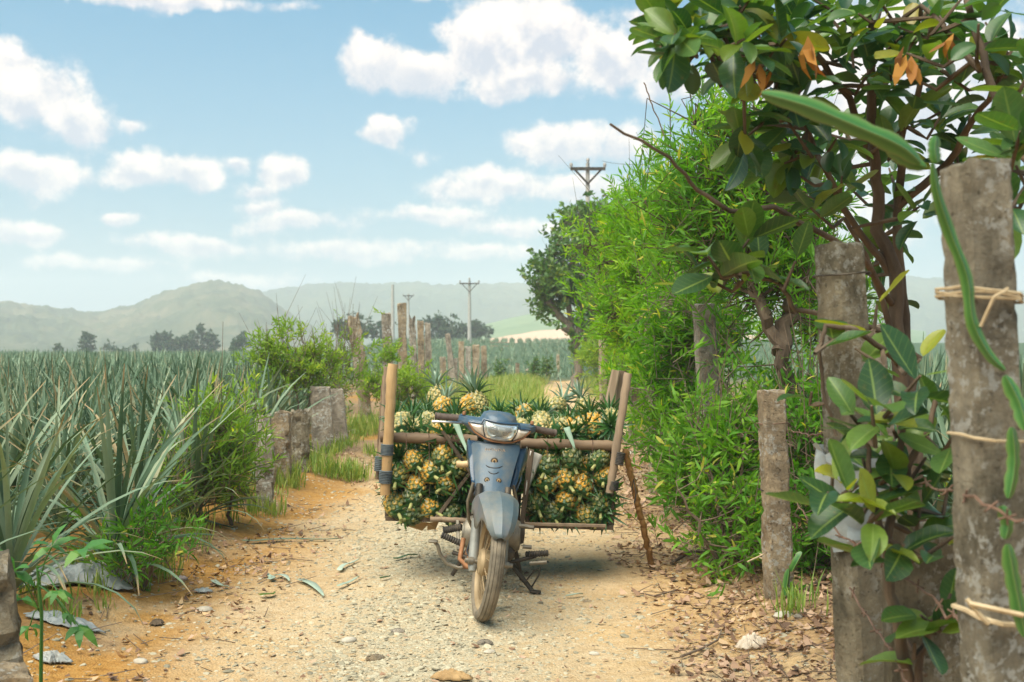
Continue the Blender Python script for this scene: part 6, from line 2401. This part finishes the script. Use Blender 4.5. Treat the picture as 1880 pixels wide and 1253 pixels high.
def grav_p(x, y, d):
    strip = np.exp(-((d + .02) / .55) ** 2)
    patch = sstep(.35, .65, fbm(x * 2.0, y * 1.4, 12))
    return np.clip(.035 + .9 * strip * (.35 + .65 * patch) + .08 * patch, 0, 1) * (np.abs(d) < 1.7)


n = 36000
xy = sample_track(n, 15, grav_p)
sz = np.clip(np.exp(rng.normal(size=n) * .46 - 5.0), .0025, .026) * (1 + .03 * (xy[:, 1] - 5))
stones(n, xy, sz, np.clip(rng.normal(size=n) * .25 + .5, 0, 1), 'gravel')

BST = [(375, 1117, .042, 'bigstone', 'smooth pale oval stone lying on the orange soil at the left'), (649, 811, .11, 'pinkstone', 'pinkish stone lying beside the last short left post'), (1440, 1152, .050, 'bigstone', 'flat pale stone among dry leaves at the right verge'),
       (899, 1192, .026, 'bigstone', 'small whitish stone in front of the front wheel'), (690, 1200, .042, 'conc', 'flat brown rock in the gravel in front of the bike'), (1078, 1099, .026, 'conc', 'small brown stone right of the front wheel on the bare soil'),
       (1091, 1192, .024, 'bigstone', 'pale pebble at the lower right of the track'), (730, 1155, .034, 'conc_pale', 'tan stone embedded in the gravel left of the wheel'), (640, 1170, .036, 'bigstone', 'light grey stone at the left of the gravel strip'),
       (890, 1175, .04, 'conc_pale', 'tan flat stone just below the front wheel'), (258, 1217, .034, 'bigstone', 'whitish flat stone on the left soil near the frame bottom'), (1468, 1160, .030, 'conc_pale', 'small tan stone beside the flat pale stone'),
       (1160, 835, .07, 'bigstone', 'pale stone on the verge beside the prop pole')]
for (px, py, s, mt_, lab) in BST:
    g = G(px, py)
    rg = random.Random(px)
    m_ = MB()
    rows = []
    for i in range(7):
        ph = -PI / 2 + PI * i / 6
        rows.append([(math.cos(ph) * math.cos(t) * s * (1 + rg.uniform(-.1, .1)), math.cos(ph) * math.sin(t) * s * .75 * (1 + rg.uniform(-.1, .1)), (math.sin(ph) * .42 + .10) * s * (1 + rg.uniform(-.05, .05))) for t in np.linspace(0, 2 * PI, 13)[:-1]])
    m_.grid(rows, closed=True)
    o = m_.build('stone', M[mt_], smooth=50)
    o.location = (g.x, g.y, hz(g.x, g.y))
    o.rotation_euler = (0, 0, rg.uniform(-.5, .5))
    tag(o, lab, 'stone', 'loose stones on the track')


def litter(n, fn, ymin, ymax, x0, x1, smin, smax, name):
    out = []
    while sum(len(o) for o in out) < n:
        y = ymin + (ymax - ymin) * rng.random(30000) ** 1.4
        x = x0 + (x1 - x0) * rng.random(30000)
        out.append(np.stack([x, y], 1)[rng.random(30000) < fn(x, y, x - track_c(y))])
    xy = np.concatenate(out)[:n]
    a = rng.random(n) * 2 * PI
    d = np.stack([np.cos(a), np.sin(a), rng.normal(size=n) * .16], 1)
    s = np.stack([-np.sin(a), np.cos(a), rng.normal(size=n) * .25], 1)
    p = np.stack([xy[:, 0], xy[:, 1], hfun(xy[:, 0], xy[:, 1]) + .008 + .022 * rng.random(n) ** 2], 1)
    L = smin + (smax - smin) * rng.random(n) ** 1.6
    lv = Leaves()
    lv.add(p, d, s, L, L * (.46 + .24 * rng.random(n)), rng.random(n), rng.normal(size=n) * .4)
    return tag(link(name, lv.mesh(name, [M['litter']])), kind='stuff')


def right_verge(x, y, d):
    w = track_w(y)
    return np.clip(sstep(w - .42, w + .05, d + .25 * (fbm(x * 1.5, y * 1.5, 8) - .5)) * (.25 + .75 * fbm(x * 2, y * 2, 6)), 0, 1)


def left_verge(x, y, d):
    w = track_w(y)
    return .6 * sstep(w - .6, w - .1, -d) * sstep(.45, .65, fbm(x * 1.4, y * 1.2, 4)) + .02


litter(12000, right_verge, 3.7, 17, .3, 2.4, .02, .066, 'leaf_litter')
litter(1500, left_verge, 3.7, 14, -2.4, .3, .02, .06, 'leaf_litter')
litter(420, lambda x, y, d: np.full_like(x, .2), 3.7, 9, -1.5, 1.0, .012, .04, 'leaf_litter')
tw = Twigs()
n = 420
yy = 3.8 + 10 * rng.random(n) ** 1.5
side = rng.random(n) < .7
xx = track_c(yy) + np.where(side, track_w(yy) - .3 + .9 * rng.random(n), -track_w(yy) + .5 - .9 * rng.random(n))
a = rng.random(n) * PI
L = .05 + .22 * rng.random(n) ** 2
zz = hfun(xx, yy) + .012
A = np.stack([xx, yy, zz], 1)
B = A + np.stack([np.cos(a) * L, np.sin(a) * L, .02 * rng.normal(size=n)], 1)
tw.add(A, B, .003, .002)
tag(link('fallen_twigs', tw.mesh('fallen_twigs', [M['twig']])), kind='stuff')
# dry branches one can pick out
for pts, r, lab in [([(1232, 1038), (1268, 1022), (1300, 1030), (1336, 1012)], .010, 'crooked dry branch on the leaf litter below the bright shrub'),
                    ([(1250, 1210), (1290, 1195), (1318, 1180), (1325, 1162)], .006, 'forked dry twig on the right soil near the plastic bag'),
                    ([(1480, 1120), (1510, 1100), (1536, 1080)], .011, 'broken dry branch between the short post and the tall post'),
                    ([(1455, 1082), (1500, 1075), (1530, 1060)], .008, 'thin pale stick behind the foot of the short post'),
                    ([(1160, 1085), (1200, 1096), (1245, 1086)], .005, 'thin curved twig at the right edge of the wheel rut')]:
    P3 = []
    for k, (px, py) in enumerate(pts):
        g = G(px, py)
        g.z = hz(g.x, g.y) + .015
        P3.append(g)
    tag(MB().tube(P3, [r, r * .9, r * .75, r * .5][:len(P3)], 7).build('dry_branch', M['twig'] if r < .009 else M['bark'], origin=P3[0]), lab, 'branch')

# fallen pineapple leaves on the track
for (x0, y0, x1, y1, w, tint, lab) in [(447, 1003, 625, 991, .030, .55, 'longest dusty green pineapple leaf lying across the left of the track'), (629, 1047, 659, 1027, .022, .95, 'pale short leaf strip lying diagonally left of the gravel'),
                                       (547, 1062, 592, 1087, .032, .85, 'broad pale green leaf strip lying on the left wheel track'), (614, 1073, 664, 1062, .020, .8, 'thin pale leaf strip below the diagonal one'),
                                       (503, 1058, 529, 1065, .024, .95, 'whitish leaf scrap near the broad pale strip'), (475, 1092, 506, 1086, .030, .4, 'green leaf scrap on the left leaf litter'),
                                       (369, 983, 424, 988, .034, .15, 'dark green leaf lying under the roadside shrub'), (722, 1029, 768, 1027, .030, .35, 'bright green leaf piece on the gravel left of the brake pedal'),
                                       (400, 1069, 415, 1081, .022, .9, 'tiny pale leaf strip on the orange soil'), (695, 1065, 718, 1062, .016, .45, 'small green leaf blade on the gravel in front of the left crate'),
                                       (488, 1066, 494, 1055, .026, .8, 'small upright leaf scrap beside the whitish one'), (1040, 1090, 1068, 1086, .014, .9, 'dry leaf strip right of the kick stand')]:
    a, b = G(x0, y0), G(x1, y1)
    d = (b - a)
    s = Vector((-d.y, d.x, 0)).normalized()
    rg = random.Random(x0)
    rows = []
    for i in range(9):
        t = i / 8
        p = a.lerp(b, t) + s * .03 * math.sin(t * 2.6 + x0)
        p.z = hz(p.x, p.y) + .012 + .008 * abs(math.sin(t * 3 + x0))
        ww = w * .75 * (1 - .75 * max(0, t - .4) / .6)
        rows.append([p - s * ww + Vector((0, 0, .006)), p, p + s * ww + Vector((0, 0, .004))])
    tag(MB().grid(rows, 0, None, tint).build('fallen_leaf', M['crown_pale'] if tint > .5 else M['jack_young'], origin=a, solid=.0015), lab, 'leaf', 'cut pineapple leaves on the track')

# plastic sheet under the pineapple plants, scraps, clear bag


def crumple(name, label, cat, px, py, w, d, h, mt_, seed, n=26, rot=0, edge=.25):
    g = G(px, py)
    rows = []
    for i in range(n):
        row = []
        for j in range(n):
            u, v = -1 + 2 * i / (n - 1), -1 + 2 * j / (n - 1)
            q = .5 + 1.0 * float(fbm(np.array([math.cos(math.atan2(v, u)) * 1.9 + math.sin(math.atan2(v, u)) * 2.7 + seed * 3.1]), np.array([seed * 1.0]), seed)[0])
            rr = max(abs(u), abs(v)) + 1e-6
            k = rr / math.hypot(u, v) if rr > 1e-3 else 1
            x, y = u * k * q * w / 2, v * k * q * d / 2
            c, s = math.cos(rot), math.sin(rot)
            x, y = x * c - y * s, x * s + y * c
            f = float(fbm(np.array([x * 7 / w * .8 + seed]), np.array([y * 5 / d * .8]), seed + 3, 4)[0])
            f2 = abs(math.sin((x * .7 + y * 1.2) * 16 / w + 5 * f)) + 1.6 * abs(float(fbm(np.array([x * 16 / w + seed]), np.array([y * 9 / d]), seed + 9, 3)[0]) - .5) * 2
            row.append((x, y, hz(g.x + x, g.y + y) - hz(g.x, g.y) + .006 + h * max(0, 1 - rr ** 3) * (.2 + .9 * f) + h * .38 * f2 * (1 - rr * .6)))
        rows.append(row)
    o = MB().grid(rows).build(name, M[mt_], smooth=16, solid=.002)
    o.location = (g.x, g.y, hz(g.x, g.y))
    return tag(o, label, cat)


crumple('plastic_sheet', 'crumpled grey plastic mulch sheet lying under the foremost pineapple plant', 'plastic sheet', 135, 1098, 0.75, .62, .075, 'sheet', 3, 44, rot=.3)
crumple('plastic_scrap', 'torn dark grey plastic scrap in front of the big mulch sheet', 'plastic sheet', 118, 1168, .30, .14, .032, 'sheet', 5, 30)
crumple('plastic_scrap', 'grey plastic scrap beside the mossy corner post', 'plastic sheet', 96, 1226, .14, .11, .03, 'sheet', 6, 24)
crumple('leaf_clump', 'small dark clump of rotten leaf on the orange soil', 'debris', 290, 1146, .06, .05, .02, 'bark', 8, 14)
crumple('plastic_scrap', 'dark plastic scrap on the soil under the low weed', 'plastic sheet', 372, 1085, .09, .05, .02, 'sheet', 9, 12)
crumple('paper_scrap', 'pinkish paper scrap on the orange soil at the left', 'paper', 330, 1068, .09, .06, .015, 'pinkstone', 10, 10)
crumple('plastic_bag', 'crumpled translucent plastic bag lying on the soil at the lower right', 'plastic bag', 1378, 1190, .115, .075, .05, 'bag', 7, 20)
crumple('cloth_scrap', 'torn brownish leaf sheath lying at the bottom of the gravel', 'debris', 830, 1246, .16, .06, .03, 'cardboard', 11, 14)


# grass
def grass(pts, n_per, Lr, name, spread, tint=(.1, .9)):
    lv = Leaves()
    P_, D_, S_, L_, W_, T_ = [], [], [], [], [], []
    for (x, y, sc) in pts:
        m_ = n_per
        q = rng.normal(size=(m_, 2)) * spread * sc
        a = rng.random(m_) * 2 * PI
        ti = np.abs(rng.normal(size=m_)) * .45
        d = np.stack([np.cos(a) * np.sin(ti) + q[:, 0] * .8, np.sin(a) * np.sin(ti), np.cos(ti)], 1)
        px_, py_ = x + q[:, 0], y + q[:, 1]
        P_.append(np.stack([px_, py_, hfun(px_, py_)], 1))
        D_.append(d)
        S_.append(np.stack([-np.sin(a), np.cos(a), np.zeros(m_)], 1))
        L_.append(Lr * sc * (.5 + .9 * rng.random(m_)))
        W_.append(np.full(m_, .007) * (1 + .06 * y))
        T_.append(tint[0] + (tint[1] - tint[0]) * rng.random(m_))
    lv.add(np.concatenate(P_), np.concatenate(D_), np.concatenate(S_), np.concatenate(L_), np.concatenate(W_), np.concatenate(T_), .5)
    return tag(link(name, lv.mesh(name, [M['grass']])), kind='stuff')


g = G(602, 886)
gp = [(g.x + rng.normal() * .15, g.y + rng.normal() * .2, .7 + .4 * rng.random()) for _ in range(10)]
for (px, py, r_, n_) in [(700, 800, .4, 5), (650, 850, .2, 3), (250, 1085, .12, 4), (690, 850, .2, 2), (560, 905, .15, 2), (1420, 1140, .12, 1), (480, 950, .15, 4)]:
    g = G(px, py)
    gp += [(g.x + rng.normal() * r_, g.y + rng.normal() * r_, .5 + .5 * rng.random()) for _ in range(n_)]
grass(gp, 46, .17, 'grass', .06)
gp = []
for _ in range(900):
    y = 15 + 27 * rng.random()
    c = float(track_c(y))
    w = float(track_w(y))
    if rng.random() < .75:
        x = c - w - .08 - abs(rng.normal()) * .85
    else:
        x = c + w + .3 + abs(rng.normal()) * .5
    gp.append((x, y, .8 + .9 * rng.random()))
grass(gp, 26, .20, 'grass', .13, (.25, 1.0))
gp = []
for _ in range(260):
    y = 5 + 14 * rng.random()
    x = -1.95 - abs(rng.normal()) * .3 if rng.random() < 2 else float(track_c(y) + track_w(y)) + .45 + abs(rng.normal()) * .4
    gp.append((x, y, .4 + .6 * rng.random()))
grass(gp, 12, .16, 'grass', .06)
